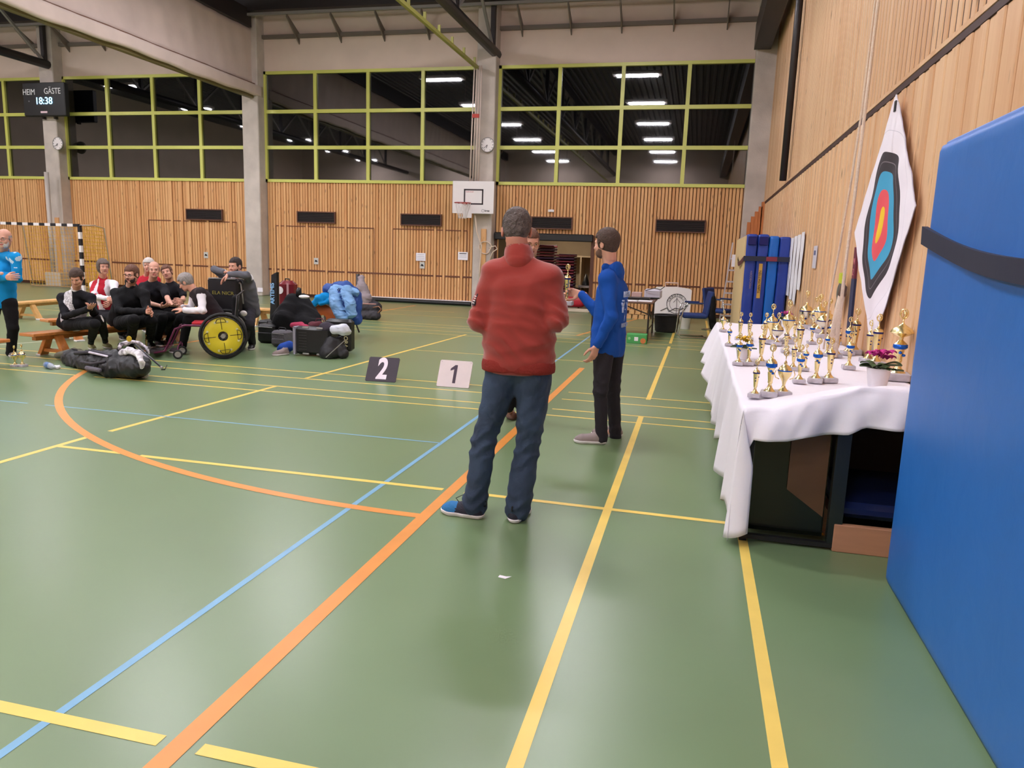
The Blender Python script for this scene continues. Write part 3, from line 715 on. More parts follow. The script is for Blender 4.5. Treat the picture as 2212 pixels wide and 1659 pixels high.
MB().box((.83, 4.19, .0), (1.47, 4.23, .155), .004).build('plank', mat('box_plank', (184, 132, 100), .5, var=.1, vscale=5, stretch=(.3, 1, 3)), vb)
MB().box((.83, 4.24, .0), (.87, 5.1, .155)).build('plank', mat('box_plank', (0, 0, 0)), vb); MB().box((1.43, 4.24, .0), (1.47, 5.1, .155)).build('plank', mat('box_plank', (0, 0, 0)), vb)
MB().box((.86, 4.3, .16), (1.46, 5.1, .25), .03).build('pad', mat('pad_navy', (30, 44, 90), .22), vb, label='glossy dark blue pad')
MB().box((.86, 5.12, .0), (1.46, 5.16, .68)).build('back_panel', mat('back_dark', (46, 32, 26), .6), vb)
def interp(x, xs, ys): return float(np.interp(x, xs, ys))
def cloth():
    zt = lambda x: interp(x, (.3, .45, .6, .75, .88, 1.1, 1.5), (.757, .775, .83, .87, .915, .925, .90))
    hem = lambda x: interp(x, (.3, .36, .54, .63, .74, .83, .91, 1.1, 1.5), (.56, .60, .615, .645, .655, .67, .715, .72, .70))
    nx, ny = 56, 90; xs = np.linspace(.30, 1.475, nx); ys = np.concatenate([np.linspace(4.17, 5.2, 34), np.linspace(5.26, 10.05, ny - 34)])
    V = []; idx = {}
    def top(x, y):
        q = min(1, max(0, (y - 4.22) / .62)); f = 1 - q * q * (3 - 2 * q)
        wr = .004 * sin(14 * x + 3 * y) * sin(2.3 * y) * (1 if y > 5 else .6) + .003 * abs(sin(pi * (y - 4.2) / 1.1)) + .006 * f * sin(22 * x + 4 * sin(9 * y))
        return .757 + (zt(x) - .757) * f + max(wr, -.002)
    for j, y in enumerate(ys):
        for i, x in enumerate(xs): idx[(i, j)] = len(V); V.append((x, y, top(x, y)))
    Fc = [(idx[i, j], idx[i + 1, j], idx[i + 1, j + 1], idx[i, j + 1]) for j in range(ny - 1) for i in range(nx - 1)]
    # front hang
    nt = 12; prev = [idx[i, 0] for i in range(nx)]
    for t in range(1, nt + 1):
        u = t / nt; cur = []
        for i, x in enumerate(xs):
            z = zt(x) * (1 - u) + hem(x) * u
            fold = (.03 * sin(13 * x + 1.2) + .022 * sin(29 * x + 2 * u)) * (u ** .7) + .02 * math.exp(-((x - .62 + .1 * u) / .04) ** 2) - .025 * math.exp(-((x - .9) / .05) ** 2)
            if i < 4: z = zt(x) * (1 - u) + u * [.30, .42, .54, .6][i]
            y = 4.17 - .05 * (1 - (1 - u) ** 3) - fold * .9
            cur.append(len(V)); V.append((x, y, z))
        Fc += [(prev[i + 1], prev[i], cur[i], cur[i + 1]) for i in range(nx - 1)]; prev = cur
    # left hang, long, almost to the floor
    nt = 16; prev = [idx[0, j] for j in range(ny)]; first = None
    bz = lambda y: interp(y, (4.17, 4.35, 4.6, 5.1, 5.7, 6.4, 7.2, 8.2, 8.6, 9.2, 10.1), (.02, .16, .10, .09, .2, .12, .16, .15, .28, .3, .34)) + .02 * sin(y * 9)
    fx = lambda y: interp(y, (4.17, 5, 6, 7.5, 8.6, 10.1), (.0, .03, .03, .05, .12, .14))
    for t in range(1, nt + 1):
        u = t / nt; cur = []
        for j, y in enumerate(ys):
            z = top(.30, y) * (1 - u) + bz(y) * u
            x = .30 - .012 * (1 - (1 - u) ** 4) - fx(y) * u - (.035 * sin(y * 7.5 + .5 * sin(2 * y)) + .018 * sin(y * 17 + 1)) * (u ** .8)
            yy = y - (.05 * u if j == 0 else .03 * u * math.exp(-(y - 4.17) * 6))
            cur.append(len(V)); V.append((x, yy, z))
        Fc += [(prev[j], prev[j + 1], cur[j + 1], cur[j]) for j in range(ny - 1)]; prev = cur
    # the hanging corner fold
    nu, nt = 8, 16; grid = []
    for t in range(nt + 1):
        u = t / nt; row = []
        for i in range(nu + 1):
            s = i / nu; x = .30 + s * (.075) * min(1, u * 2.2) - .05 * (1 - s) * u; zb = .02 + .06 * s + .0 * s
            z = .757 * (1 - u) + zb * u; y = 4.135 - .035 * sin(pi * s) * u - .03 * s * u + .03 * (1 - s) * u
            row.append(len(V)); V.append((x, y - .008, z))
        grid.append(row)
    Fc += [(grid[t][i + 1], grid[t][i], grid[t + 1][i], grid[t + 1][i + 1]) for t in range(nt) for i in range(nu)]
    me = raw_mesh('tablecloth', V, Fc, M_cloth, True)
    return me
tc = link('tablecloth', cloth(), label='long white tablecloth draped over the trophy table', cat='tablecloth')
md = tc.modifiers.new('thick', 'SOLIDIFY'); md.thickness = .003; md.offset = -1

# ---- trophies
def ring(rx, rz, z, r=.004, n=14):
    return MB().tube([(rx * cos(a), 0, z + rz * sin(a)) for a in np.linspace(0, 2 * pi, n, endpoint=False)], r, 5, closed=True)
def tmesh():
    T = {}
    def L(pr, m, name, n=14): return (name, MB().lathe(pr, n).mesh(name, m, radians(40)))
    base = ('base', MB().box((-.043, -.043, 0), (.043, .043, .036), .004).mesh('base', M_marb))
    foot = L([(.030, .028), (.031, .034), (.024, .042), (.013, .058), (.008, .078), (.010, .084)], M_gold, 'foot')
    def gem(pts, m=M_navy, r=.0055):
        mb = MB()
        for x, y, z in pts: mb.lathe([(.0005, -r), (r * .8, -r * .6), (r, 0), (r * .8, r * .6), (.0005, r)], 8, (x, y, z))
        return ('gem', mb.mesh('gem', m, True))
    fig = MB().tube([(0, 0, .262), (0, 0, .285)], .003, 6); fig.tube([(.013 * cos(a), .002, .308 + .022 * sin(a)) for a in np.linspace(0, 2 * pi, 12, endpoint=False)], .0038, 5, closed=True)
    fig.tube([(0, 0, .285), (.004, 0, .305), (0, 0, .326)], [.003, .0055, .002], 6).tube([(-.010, 0, .312), (.010, 0, .314)], .0022, 5)
    finial = ('figure', fig.mesh('figure', M_gold, True))
    T['g'] = [base, foot, L([(.010, .084), (.0125, .09), (.0135, .10), (.0215, .208), (.020, .21)], M_gold, 'column'), L([(.0245, .208), (.0252, .214), (.0245, .22)], M_navy, 'band'),
              L([(.024, .22), (.023, .228), (.015, .240), (.006, .246), (.0075, .252), (.004, .258), (.003, .264)], M_gold, 'lid'), gem([(.0, -.0175, .17), (0, -.016, .145), (.017, -.006, .18)]), finial]
    T['b'] = [base, foot, L([(.010, .084), (.0125, .09), (.0115, .10), (.0165, .155), (.012, .158), (.018, .175), (.022, .19)], M_gold, 'column'), L([(.0205, .184), (.0285, .192), (.0285, .21), (.0265, .212)], M_tblue, 'band'),
              L([(.027, .212), (.025, .222), (.016, .236), (.006, .243), (.008, .250), (.004, .256), (.003, .264)], M_gold, 'lid'), gem([(0, -.013, .165), (.009, -.0115, .15)], M_tblue, .008), finial]
    T['w'] = [base, L([(.026, .028), (.028, .034), (.018, .042), (.007, .055), (.006, .075), (.010, .08)], M_gold, 'foot'), L([(.010, .08), (.02, .092), (.043, .125), (.047, .148), (.045, .15)], M_silver, 'bowl', 18), L([(.0475, .15), (.049, .154), (.0475, .158)], M_navy, 'band', 18),
              L([(.047, .158), (.045, .17), (.032, .19), (.012, .204), (.007, .21), (.009, .22), (.003, .232)], M_gold, 'lid', 18), gem([(0, -.012, .088)], M_navy, .011), ('figure', None, 'w')]
    T['w'][-1] = finial
    hd = MB()
    for s in (-1, 1): hd.tube([(s * .03, 0, .12), (s * .05, 0, .13), (s * .058, 0, .155), (s * .05, 0, .185), (s * .036, 0, .178)], .0032, 5)
    T['c'] = [base, foot, L([(.010, .084), (.012, .10), (.02, .12), (.036, .15), (.040, .178), (.038, .18)], M_gold, 'bowl', 16), L([(.040, .178), (.041, .182), (.039, .186)], M_tblue, 'band', 16),
              L([(.038, .186), (.034, .2), (.02, .218), (.008, .228), (.01, .236), (.003, .256)], M_gold, 'lid', 16), ('handles', hd.mesh('handles', M_gold, True)), finial]
    T['t'] = [base, foot, L([(.010, .084), (.0125, .09), (.0115, .10), (.0165, .14), (.02, .15)], M_gold, 'column'), L([(.020, .146), (.026, .152), (.026, .165), (.024, .168)], M_tblue, 'band'),
              L([(.024, .168), (.014, .18), (.007, .188), (.008, .20), (.03, .212), (.042, .222), (.041, .225)], M_gold, 'bowl'), L([(.041, .225), (.035, .238), (.02, .25), (.006, .262), (.004, .268)], M_gold, 'lid'), gem([(0, -.0165, .13), (.013, -.01, .118)], M_tblue, .007), finial]
    return T
TM = tmesh(); PROTO = {}
def trophy(kind, loc, h, label, group=None, rz=0):
    if kind not in PROTO:
        r = thing('trophy', label, 'trophy', loc, group)
        for name, me in TM[kind]: link(name, me, r)
        PROTO[kind] = r
    else:
        r = copy_tree(PROTO[kind]); r['label'] = label
        if group: r['group'] = group
    r.location = tuple(float(v) for v in loc); r.scale = (h / .33 * 1.22, h / .33 * 1.22, h / .33); r.rotation_euler = (0, 0, rz)
    return r
TL = [(1629, 869, 786, 'g', 'slim gold trophy at the near left corner, first of the front three'), (1660, 868, 753, 'b', 'blue-banded trophy in the middle of the front left three'), (1690, 866, 765, 'c', 'wide-lidded gold trophy, third of the front left three'),
 (1594, 795, 725, 'b', 'blue-banded trophy just before the yellow flower pot, left of three'), (1616, 795, 722, 'b', 'blue-banded trophy before the yellow flowers, middle of three'), (1642, 795, 706, 'g', 'gold column trophy right of the yellow flower pot, last of three'),
 (1574, 753, 703, 'b', 'small blue-banded trophy at the left table edge behind the yellow flowers'), (1597, 740, 680, 'g', 'gold trophy behind the yellow flowers before the beige mat side'), (1617, 742, 681, 'g', 'gold trophy standing before the dark blue mats, alone'),
 (1561, 722, 676, 'c', 'small gold cup at the far left corner of the trophy table'), (1651, 747, 681, 'g', 'gold column trophy left of the handled cup near the pink back pot'), (1664, 748, 662, 'c', 'tall handled gold cup left of the pink back flower pot'),
 (1677, 752, 681, 'w', 'broad bowl trophy just before the pink back flower pot'), (1699, 748, 655, 'c', 'tall gold handled cup right of the pink back flower pot'), (1738, 715, 634, 'w', 'tallest broad cup at the back, in front of bare wall'),
 (1728, 724, 684, 'w', 'low broad cup before the tallest broad cup at the back'), (1724, 775, 686, 'g', 'gold column trophy in the middle of the table with blue gems'), (1696, 768, 708, 'g', 'gold trophy left of the middle of the table'),
 (1752, 749, 694, 'b', 'blue-banded trophy right of the table middle, fourth row'), (1712, 806, 735, 'g', 'gold column trophy behind the front blue-banded ones, left'), (1699, 773, 741, 'c', 'squat gold handled cup left of the table middle'),
 (1725, 834, 750, 'b', 'front blue-banded trophy standing apart, left of the middle front three'), (1761, 833, 735, 'b', 'blue-banded trophy in the centre of the middle front three'), (1789, 832, 735, 'g', 'gold column trophy, right one of the middle front three'),
 (1738, 807, 748, 'b', 'blue-banded trophy half hidden behind the middle front three'), (1760, 719, 648, 'w', 'broad cup in the back row, second from the left before the ropes'), (1775, 736, 656, 'w', 'broad silver bowl cup with blue gem before the thin rope'),
 (1793, 745, 692, 'b', 'blue-banded trophy under the rope, fourth row'), (1803, 725, 648, 'w', 'broad cup in the back row under the thicker rope end'), (1819, 738, 652, 'w', 'silver bowl cup with blue gem near the wall scarf'),
 (1836, 728, 645, 'c', 'large gold handled cup directly below the wall scarf'), (1806, 778, 702, 'g', 'gold column trophy behind the gold one of the middle front three'), (1830, 773, 690, 'b', 'blue-banded trophy in the right part, behind the lone marble one'),
 (1854, 772, 673, 'g', 'tall gold column trophy left of the target face tip'), (1874, 790, 697, 'g', 'gold column trophy right behind the magenta flowers, left one'), (1832, 804, 722, 'b', 'blue-cupped trophy just left of the magenta flower pot'),
 (1908, 800, 685, 'g', 'gold column trophy behind the magenta flowers, right one'), (1941, 828, 673, 't', 'tall double-bowl trophy next to the large blue mat'), (1843, 752, 698, 'g', 'gold column trophy between the scarf and the magenta flowers'),
 (1785, 775, 716, 'b', 'blue-banded trophy half hidden behind the middle front three, upper right'), (1715, 738, 690, 'g', 'small gold trophy behind the middle of the table')]
for i, (bx_, by_, ty, k, lab) in enumerate(TL):
    p = fl(bx_, by_ - 5, .757); h = .33
    p[2] = .757; p[1] = min(p[1], 9.9); p[0] = min(p[0], 1.42)
    for _ in range(6): h *= (by_ - ty) / (pr(p + (0, -.04, 0))[1] - pr(p + (0, 0, h))[1])
    trophy(k, p + (0, 0, .006 if p[1] > 4.9 else .018), min(h, .52), lab, 'trophies on the white table', rs.uniform(-.25, .25))

# ---- flower pots
M_leaf = mat('primrose_leaf', (72, 96, 56), .6, bump=.4, bscale=40, var=.1, vscale=12); M_pot = mat('white_pot', (226, 222, 228), .35)
def leaf(c, d, L, wd, lift, m=M_leaf):
    d = nrm(d); s = np.cross(d, (0, 0, 1)); s = nrm(s); mb = MB(); V = []; n = 7
    for i in range(n + 1):
        t = i / n; w_ = wd * sin(pi * min(1, t * .93 + .05)) ** .7; q = np.array(c) + d * L * t + np.array([0, 0, lift * sin(pi * t * .75) - .35 * lift * t])
        V += [q - s * w_ / 2 + (0, 0, .006), q - (0, 0, .003), q + s * w_ / 2 + (0, 0, .006)]
    Fc = [(3 * i + j, 3 * i + j + 1, 3 * i + 4 + j, 3 * i + 3 + j) for i in range(n) for j in (0, 1)]
    V2 = V + [v - (0, 0, .0015) for v in V]; o = len(V); Fc += [tuple(q + o for q in f[::-1]) for f in Fc]
    mb.add(V2, Fc); return mb
def pot(px, py, wpx, col, lab, nfl, seed):
    p = fl(px, py, .757); p[1] = min(p[1], 9.7); p[0] = min(p[0], 1.36); rg = random.Random(seed); p[2] = .759
    a = pr(p - R3[:, 0] * .068); b = pr(p + R3[:, 0] * .068); s = wpx / (b[0] - a[0])
    r = thing('potted_primrose', lab, 'plant', p); q = lambda *v: p + np.array(v) * s
    MB().lathe([(.048 * s, 0), (.05 * s, .004), (.066 * s, .105 * s), (.066 * s, .112 * s), (.06 * s, .112 * s), (.058 * s, .098 * s), (.01, .097 * s)], 24, p).build('pot', M_pot, r, smooth=radians(40))
    for k in range(11):
        a = k * 2.4 + rg.uniform(-.2, .2); up = .12 + .012 * (k % 3)
        leaf(q(.02 * cos(a), .02 * sin(a), up - .015), (cos(a), sin(a), 0), rg.uniform(.085, .115) * s, .07 * s, (.03 if k % 2 else .0) * s).build('leaf', M_leaf, r, smooth=True)
    M_f = mat('petal_%d' % seed, col, .6, var=.15, vscale=25)
    for k in range(nfl):
        a = k * 2.4; c = q(.036 * cos(a), .036 * sin(a), .165 + .016 * (k % 3)); fm = MB()
        for j in range(5):
            b_ = j * 2 * pi / 5 + k; leaf_ = leaf(c, (cos(b_), sin(b_), .0), .05 * s, .05 * s, .03)
            fm.add(leaf_.v, leaf_.f)
        f = fm.build('flower', M_f, r, smooth=True)
        MB().lathe([(.0005, 0), (.005, .003), (.0005, .008)], 8, c).build('flower_eye', mat('flower_eye', (240, 210, 60), .6), f)
pot(1894, 836, 50, (196, 40, 140), 'white pot of magenta primroses at the front right of the trophy table', 6, 1)
pot(1603, 776, 30, (238, 186, 20), 'white pot of yellow primroses at the left edge of the trophy table', 4, 2)
pot(1685, 700, 22, (200, 60, 150), 'small white pot of pink primroses at the back of the trophy table', 4, 3)
# ================================================================ people
SKIN = mat('skin', (214, 158, 136), .5, var=.06, vscale=9, spec=.35)
SKIN2 = mat('skin_rosy', (206, 142, 124), .5, var=.06, vscale=9, spec=.35)
LIP = mat('lips', (170, 96, 92), .5); EYEW = mat('eye_white', (225, 218, 212), .3); EYED = mat('eye_dark', (40, 30, 28), .3)
def fabric(name, c, b=.25, sc=14, **k): return mat(name, c, .88, bump=b, bscale=sc, spec=.25, var=.04, vscale=6, **k)
def frame(f, up=(0, 0, 1)):
    f = nrm(f); r = nrm(np.cross(f, up)); u = np.cross(r, f); return r, f, u      # right, forward, up
def head_parts(c, f, up, s, hair, beard=None):
    """signed-distance head at c (ear level) looking along f; returns functions of local points"""
    r, f, u = frame(f, up); L = lambda x, y, z: np.array(c) + s * (x * r + y * f + z * u); A = np.array([r, f, u])
    sd = SD(.0058 * s)
    sd.ell(L(0, -.012, .035), np.array((.074, .094, .088)) * s, A, 0).ell(L(0, .026, -.035), np.array((.058, .062, .078)) * s, A, .03 * s)
    sd.cap(L(-.03, .045, -.078), L(.03, .045, -.078), .024 * s, k=.02 * s).cap(L(0, .062, -.092), L(0, .06, -.088), .02 * s, k=.015 * s)
    sd.cap(L(-.035, .072, .02), L(.035, .072, .02), .014 * s, k=.014 * s)
    for q in (-1, 1):
        sd.cap(L(q * .03, .094, .002), L(q * .034, .094, .0), .012 * s, k=.012 * s, sub=True)
        sd.ell(L(q * .04, .062, -.03), np.array((.02, .02, .02)) * s, A, .02 * s)
    sd.cap(L(0, .084, .008), L(0, .104, -.028), .0075 * s, .0125 * s, k=.009 * s).cap(L(-.012, .09, -.032), L(.012, .09, -.032), .008 * s, k=.008 * s)
    sd.cap(L(-.02, .079, -.058), L(.02, .079, -.058), .0075 * s, k=.006 * s).cap(L(-.016, .078, -.068), L(.016, .078, -.068), .0075 * s, k=.005 * s)
    for q in (-1, 1):
        sd.ell(L(q * .078, -.008, -.008), np.array((.009, .019, .031)) * s, A, .006 * s).ell(L(q * .086, -.002, -.006), np.array((.006, .009, .016)) * s, A, .005 * s, sub=True)
    return sd, L, A, (r, f, u)
def hand(sd_vox, W, d, n, s=1.0, curl=.5, spread=.1, thumb=1):
    """hand from wrist W along d, palm facing n, thumb on the +cross side * thumb"""
    d = nrm(d); n = nrm(np.array(n) - d * (np.array(n) @ d)); l = np.cross(d, n) * thumb
    sd = SD(sd_vox); W = np.array(W, float)
    sd.cap(W - d * .04 * s, W + d * .01 * s, .026 * s, .024 * s, k=0)
    lens = [.044, .048, .045, .036]; base = [.087, .09, .086, .078]
    for i in range(4):
        o = (.031 - i * .0205) * s; K = W + d * base[i] * s + l * o
        sd.cap(W + d * .015 * s + l * o * .6, K, .0145 * s, .0115 * s, k=.012 * s)
        a = curl * (1 + .12 * i); dd = nrm(d + l * spread * (1.5 - i) * .6); P = K
        for j, (fr, r0, r1) in enumerate(((1.0, .0098, .0090), (.66, .0090, .0082), (.52, .0082, .0072))):
            ang = a * (j + .6); v = dd * cos(ang) + n * sin(ang); Q = P + v * lens[i] * fr * s
            sd.cap(P, Q, r0 * s, r1 * s, k=.003 * s if j == 0 else .002 * s); P = Q
    T0 = W + d * .025 * s + l * .026 * s; T1 = T0 + (d * .62 + l * .62 + n * .45) * .045 * s; T2 = T1 + (d * .85 + l * .25 + n * .5 * (.4 + curl)) * .034 * s; T3 = T2 + (d * .9 - l * .05 + n * .5 * (.4 + curl)) * .026 * s
    sd.cap(T0, T1, .0155 * s, .0125 * s, k=.014 * s).cap(T1, T2, .0115 * s, .0105 * s, k=.003 * s).cap(T2, T3, .0105 * s, .0085 * s, k=.002 * s)
    return sd
def shoe_sd(heel, toe, s, which, lift=0.0):
    heel = np.array(heel, float); toe = np.array(toe, float); d = nrm((toe - heel) * (1, 1, 0)); L = .285 * s; sd_ = SD(.0085); z0 = heel[2]
    side = np.array([-d[1], d[0], 0]); H_ = lambda x, y, z: heel + d * x * s + side * y * s + np.array([0, 0, z * s])
    g = .005 if which == 'sole' else 0
    sd_.cap(H_(.045, 0, .035), H_(.12, .0, .035), .040 * s + g, .042 * s + g, k=0).cap(H_(.12, 0, .032), H_(.215, .006, .03), .042 * s + g, .045 * s + g, k=.02).cap(H_(.215, .006, .03), H_(.252, .004, .026), .045 * s + g, .030 * s + g, k=.02)
    if which == 'sole': sd_.half(H_(0, 0, .028), (0, 0, 1)).half(H_(0, 0, .0), (0, 0, -1))
    else:
        sd_.cap(H_(.055, 0, .05), H_(.06, 0, .105), .038 * s, .036 * s, k=.02).cap(H_(.09, 0, .07), H_(.17, 0, .045), .036 * s, .03 * s, k=.025)
        sd_.half(H_(0, 0, .012), (0, 0, -1)).cap(H_(.06, 0, .115), H_(.058, 0, .13), .03 * s, k=.01, sub=True)
    return sd_
def join(meshes): 
    V = []; Fc = []; o = 0
    for v, f in meshes: V.append(v); Fc.append(f + o); o += len(v)
    return np.concatenate(V), np.concatenate(Fc)
def put(name, V, Fc, m, par, mi=None, **kw): return link(name, raw_mesh(name, V - root_loc(par), Fc, m, True, mi), par, **kw)

def person(label, J, top, trousers, shoe, hairm, hair='short', s=1.0, face=(0, -1, 0), fup=(0, 0, 1), beard=None, glasses=None, sleeve='long', bulk=1.0, hands=None, topname='jacket', collar=None, hood=None, hem=.0,
           sole=None, skin=SKIN, hs=1.0, trw=1.0, fold=.006, shorts=False, topfn=None, topm=None, vest=None, socks=None, vox=.0125, collarw=.074, wrk=0, wtop=.007, collarh=.5, hemw=1.0, cuffz=.0, neckopen=.0):
    J = {k: np.array(v, float) for k, v in J.items()}
    P, Ch, N, Hd = J['pelvis'], J['chest'], J['neck'], J['head']
    root = thing('person', label, 'person', (P[0], P[1], min(J['heelL'][2], J['heelR'][2]) if 'heelL' in J else 0))
    lat = nrm(J['shR'] - J['shL']); hl = nrm(J['hipR'] - J['hipL']); sp = nrm(Ch - P); fw = nrm(np.cross(sp, lat)); 
    b = bulk
    # ---- body (one continuous skin surface)
    bd = SD(.014)
    for q in (-1, 0, 1):
        bd.cap(P + hl * q * .07 * s, Ch + lat * q * .08 * s, .085 * s * b, .085 * s * b, k=.04)
    bd.cap(Ch, N, .08 * s, .05 * s, k=.04).cap(N - nrm(N - Ch) * .02, Hd - nrm(Hd - N) * .03, .058 * s, .056 * s, k=.03)
    for q in 'LR':
        bd.cap(J['sh' + q], J['el' + q], .043 * s, .035 * s, k=.03).cap(J['el' + q], J['wr' + q], .036 * s, .024 * s, k=.015).cap(N - nrm(N - Ch) * .07, J['sh' + q], .045 * s, .04 * s, k=.02)
        bd.cap(J['hip' + q], J['kn' + q], .07 * s, .048 * s, k=.03).cap(J['kn' + q], J['an' + q], .045 * s, .034 * s, k=.02)
        bd.cap(J['an' + q], J['toe' + q] * .6 + J['heel' + q] * .4 + (0, 0, .04), .034 * s, .03 * s, k=.02)
    sdh, L, A, (hr, hf, hu) = head_parts(Hd, face, fup, s * hs, hair)
    sdh.cap(L(0, -.03, -.05), N * .6 + Hd * .4 - (Hd - L(0, -.02, 0)) * .5, .056 * s, .058 * s, k=.02)
    parts_ = [bd.build(), sdh.build()]
    hinfo = hands or {}
    for q in 'LR':
        hi = hinfo.get(q)
        if hi is None:
            d = nrm(J['wr' + q] - J['el' + q]); hi = (d, np.cross(d, (0, 0, 1)) * (1 if q == 'L' else -1) + (0, 0, -.2), .5, 1 if q == 'L' else -1)
        parts_.append(hand(.0048, J['wr' + q], hi[0], hi[1], s * .97, hi[2], thumb=hi[3]).build())
    V, Fc = join(parts_)
    cen = V[Fc].mean(1); q = (cen - Hd) @ A.T / (s * hs); mi = np.zeros(len(Fc), int)
    mi[(np.abs(q[:, 0]) < .022) & (q[:, 1] > .072) & (np.abs(q[:, 2] + .063) < .010)] = 1
    put('body', V, Fc, [skin, LIP], root, mi)
    S_ = s * hs
    for e in (-1, 1):
        ey = SD(.004); ey.ell(L(e * .031, .074, .001), np.array((.0125, .012, .0075)) * S_, A, 0)
        V, Fc = ey.build(); qq = (V[Fc].mean(1) - L(e * .031, .074, .001)) @ A.T
        put('eye', V, Fc, [EYEW, EYED], root, (np.hypot(qq[:, 0], qq[:, 2]) < .0065 * S_).astype(int))
    if hairm is not None:
        bw = MB()
        for e in (-1, 1): bw.tube([L(e * .016, .088, .017), L(e * .032, .087, .023), L(e * .047, .078, .018)], [.003 * S_, .0036 * S_, .002 * S_], 5)
        bw.build('eyebrows', hairm if hair != 'bald' else mat('brow_grey', (110, 92, 84), .8), root, smooth=True)
    # ---- hair
    if hair and hairm is not None:
        hd_ = SD(.0065 * S_)
        if hair == 'bald':
            hd_.ell(L(0, -.014, .02), np.array((.0775, .097, .075)) * S_, A, 0).half(L(0, .03, 0), hf).half(L(0, 0, .062), hu * 1 + hf * .25).half(L(0, 0, -.045), -hu - hf * .3)
        else:
            t = {'short': .012, 'bob': .02, 'thick': .017, 'crop': .007}[hair]
            hd_.ell(L(0, -.016, .038), np.array((.075 + t, .095 + t, .088 + t)) * S_, A, 0)
            if hair == 'bob': hd_.ell(L(0, -.035, -.03), np.array((.088, .07, .08)) * S_, A, .03).ell(L(0, .06, -.06), np.array((.068, .07, .09)) * S_, A, .01, sub=True)
            else: hd_.ell(L(0, -.05, -.02), np.array((.064, .052, .06)) * S_, A, .03)
            # clear face: slanted cut in front of the ears and under the hairline
            hd_.box(L(0, .105, -.04), np.array((.12, .062, .094)) * S_, A, rd=.01, k=.012 * S_, sub=True)
            if hair != 'bob':
                for e in (-1, 1): hd_.ell(L(e * .085, .0, -.02), np.array((.02, .032, .038)) * S_, A, .006, sub=True)
                hd_.half(L(0, -.03, -.075 if hair != 'thick' else -.09), -hu + hf * .3)
        sdobj('hair', hd_, hairm, root, disp=folds(.0022, 5, 120, (1, 1, .6)))
    if beard is not None:
        be = SD(.006 * S_); be.ell(L(0, .027, -.037), np.array((.0605, .062, .079)) * S_, A, 0).cap(L(-.028, .047, -.079), L(.028, .047, -.079), .0262 * S_, k=.02).half(L(0, 0, -.038), hu - hf * .35).half(L(0, .0, 0), -hf).cap(L(-.016, .095, -.064), L(.016, .095, -.064), .010 * S_, k=.004, sub=True)
        sdobj('beard', be, beard, root, disp=folds(.0015, 2, 150))
    if glasses is not None:
        g = MB()
        for e in (-1, 1):
            g.tube([L(e * .034 + .023 * cos(a), .098, .0 + .017 * sin(a)) for a in np.linspace(0, 2 * pi, 12, endpoint=False)], .0021 * S_, 5, closed=True)
            g.tube([L(e * .057, .096, .006), L(e * .078, .02, .004), L(e * .08, -.005, .0)], .0019 * S_, 5)
        g.tube([L(-.011, .1, .004), L(.011, .1, .004)], .0019 * S_, 5)
        setp(g.build('glasses', glasses, root, smooth=True))
    # ---- top
    t = SD(vox); W = .113 * s * b
    low = P - sp * (.02 + hem) * s
    for q in (-1, -.33, .33, 1):
        t.cap(low + hl * q * .082 * s * b, Ch + lat * q * .082 * s * b + sp * .02 * s, W, W * 1.0, k=.05)
    t.cap(Ch + sp * .02, N - nrm(N - Ch) * .035, .10 * s, .062 * s, k=.05)
    for q in 'LR':
        arm = (.064, .052, .052, .042) if topname not in ('t_shirt', 'fleece') else ((.062, .058, .05, .04) if topname == 't_shirt' else (.068, .062, .060, .045)); m_ = arm
        t.cap(N - nrm(N - Ch) * .045, J['sh' + q], .068 * s, m_[0] * s * b ** .5, k=.05)
        t.cap(J['sh' + q], J['el' + q] if sleeve == 'long' else J['sh' + q] * .42 + J['el' + q] * .58, m_[0] * s * b ** .5, m_[1] * s * b ** .5, k=.035)
        if sleeve == 'long': 
            t.cap(J['el' + q], J['wr' + q] - nrm(J['wr' + q] - J['el' + q]) * .015, m_[2] * s * b ** .4, m_[3] * s, k=.02)
    cut = P - sp * (.085 + hem) * s
    t.half(cut, -sp, k=.01)
    if 'hipcut' in J: pass
    cols_ = top if isinstance(top, list) else [top]
    f0 = folds(fold, int(abs(P[0]) * 10), 13); eL, eR = J['elL'], J['elR']
    tw = lambda G: f0(G) + wtop * ((np.abs(np.sin(30 * G[..., 2] + 10 * G[..., 0] + 1.8 * np.sin(14 * G[..., 0] + 1))) - .55) * (np.exp(-((G[..., 2] - P[2] - .10) / .10) ** 2)) + 1.1 * (np.abs(np.sin(42 * G[..., 2] + 25 * G[..., 0] + 1.5 * np.sin(30 * G[..., 1]))) - .5) * (np.exp(-(np.linalg.norm(G - eL, axis=-1) / .12) ** 2) + np.exp(-(np.linalg.norm(G - eR, axis=-1) / .12) ** 2)) + .8 * (np.abs(np.sin(17 * G[..., 2] - 13 * np.abs(G[..., 0] - P[0]) + 2 * np.sin(7 * G[..., 2]))) - .5) * np.exp(-((G[..., 2] - Ch[2]) / .2) ** 2))
    sdobj(topname, t, cols_, root, disp=tw, matfn=(lambda c: topfn(c, J)) if topfn else None)
    if collar is not None:
        cw = collarw * s; V, Fc = SD(.007).cap(N + (Hd - N) * -.12, N + (Hd - N) * .16, cw, cw * .93, k=0).half(N + (Hd - N) * collarh, nrm(Hd - N) * .8 + nrm(np.array(face)) * .35).cap(N - (Hd - N) * .2, Hd, cw * .76, k=.004, sub=True).build(folds(.003, 9, 40))
        put('collar', V, Fc, collar, root)
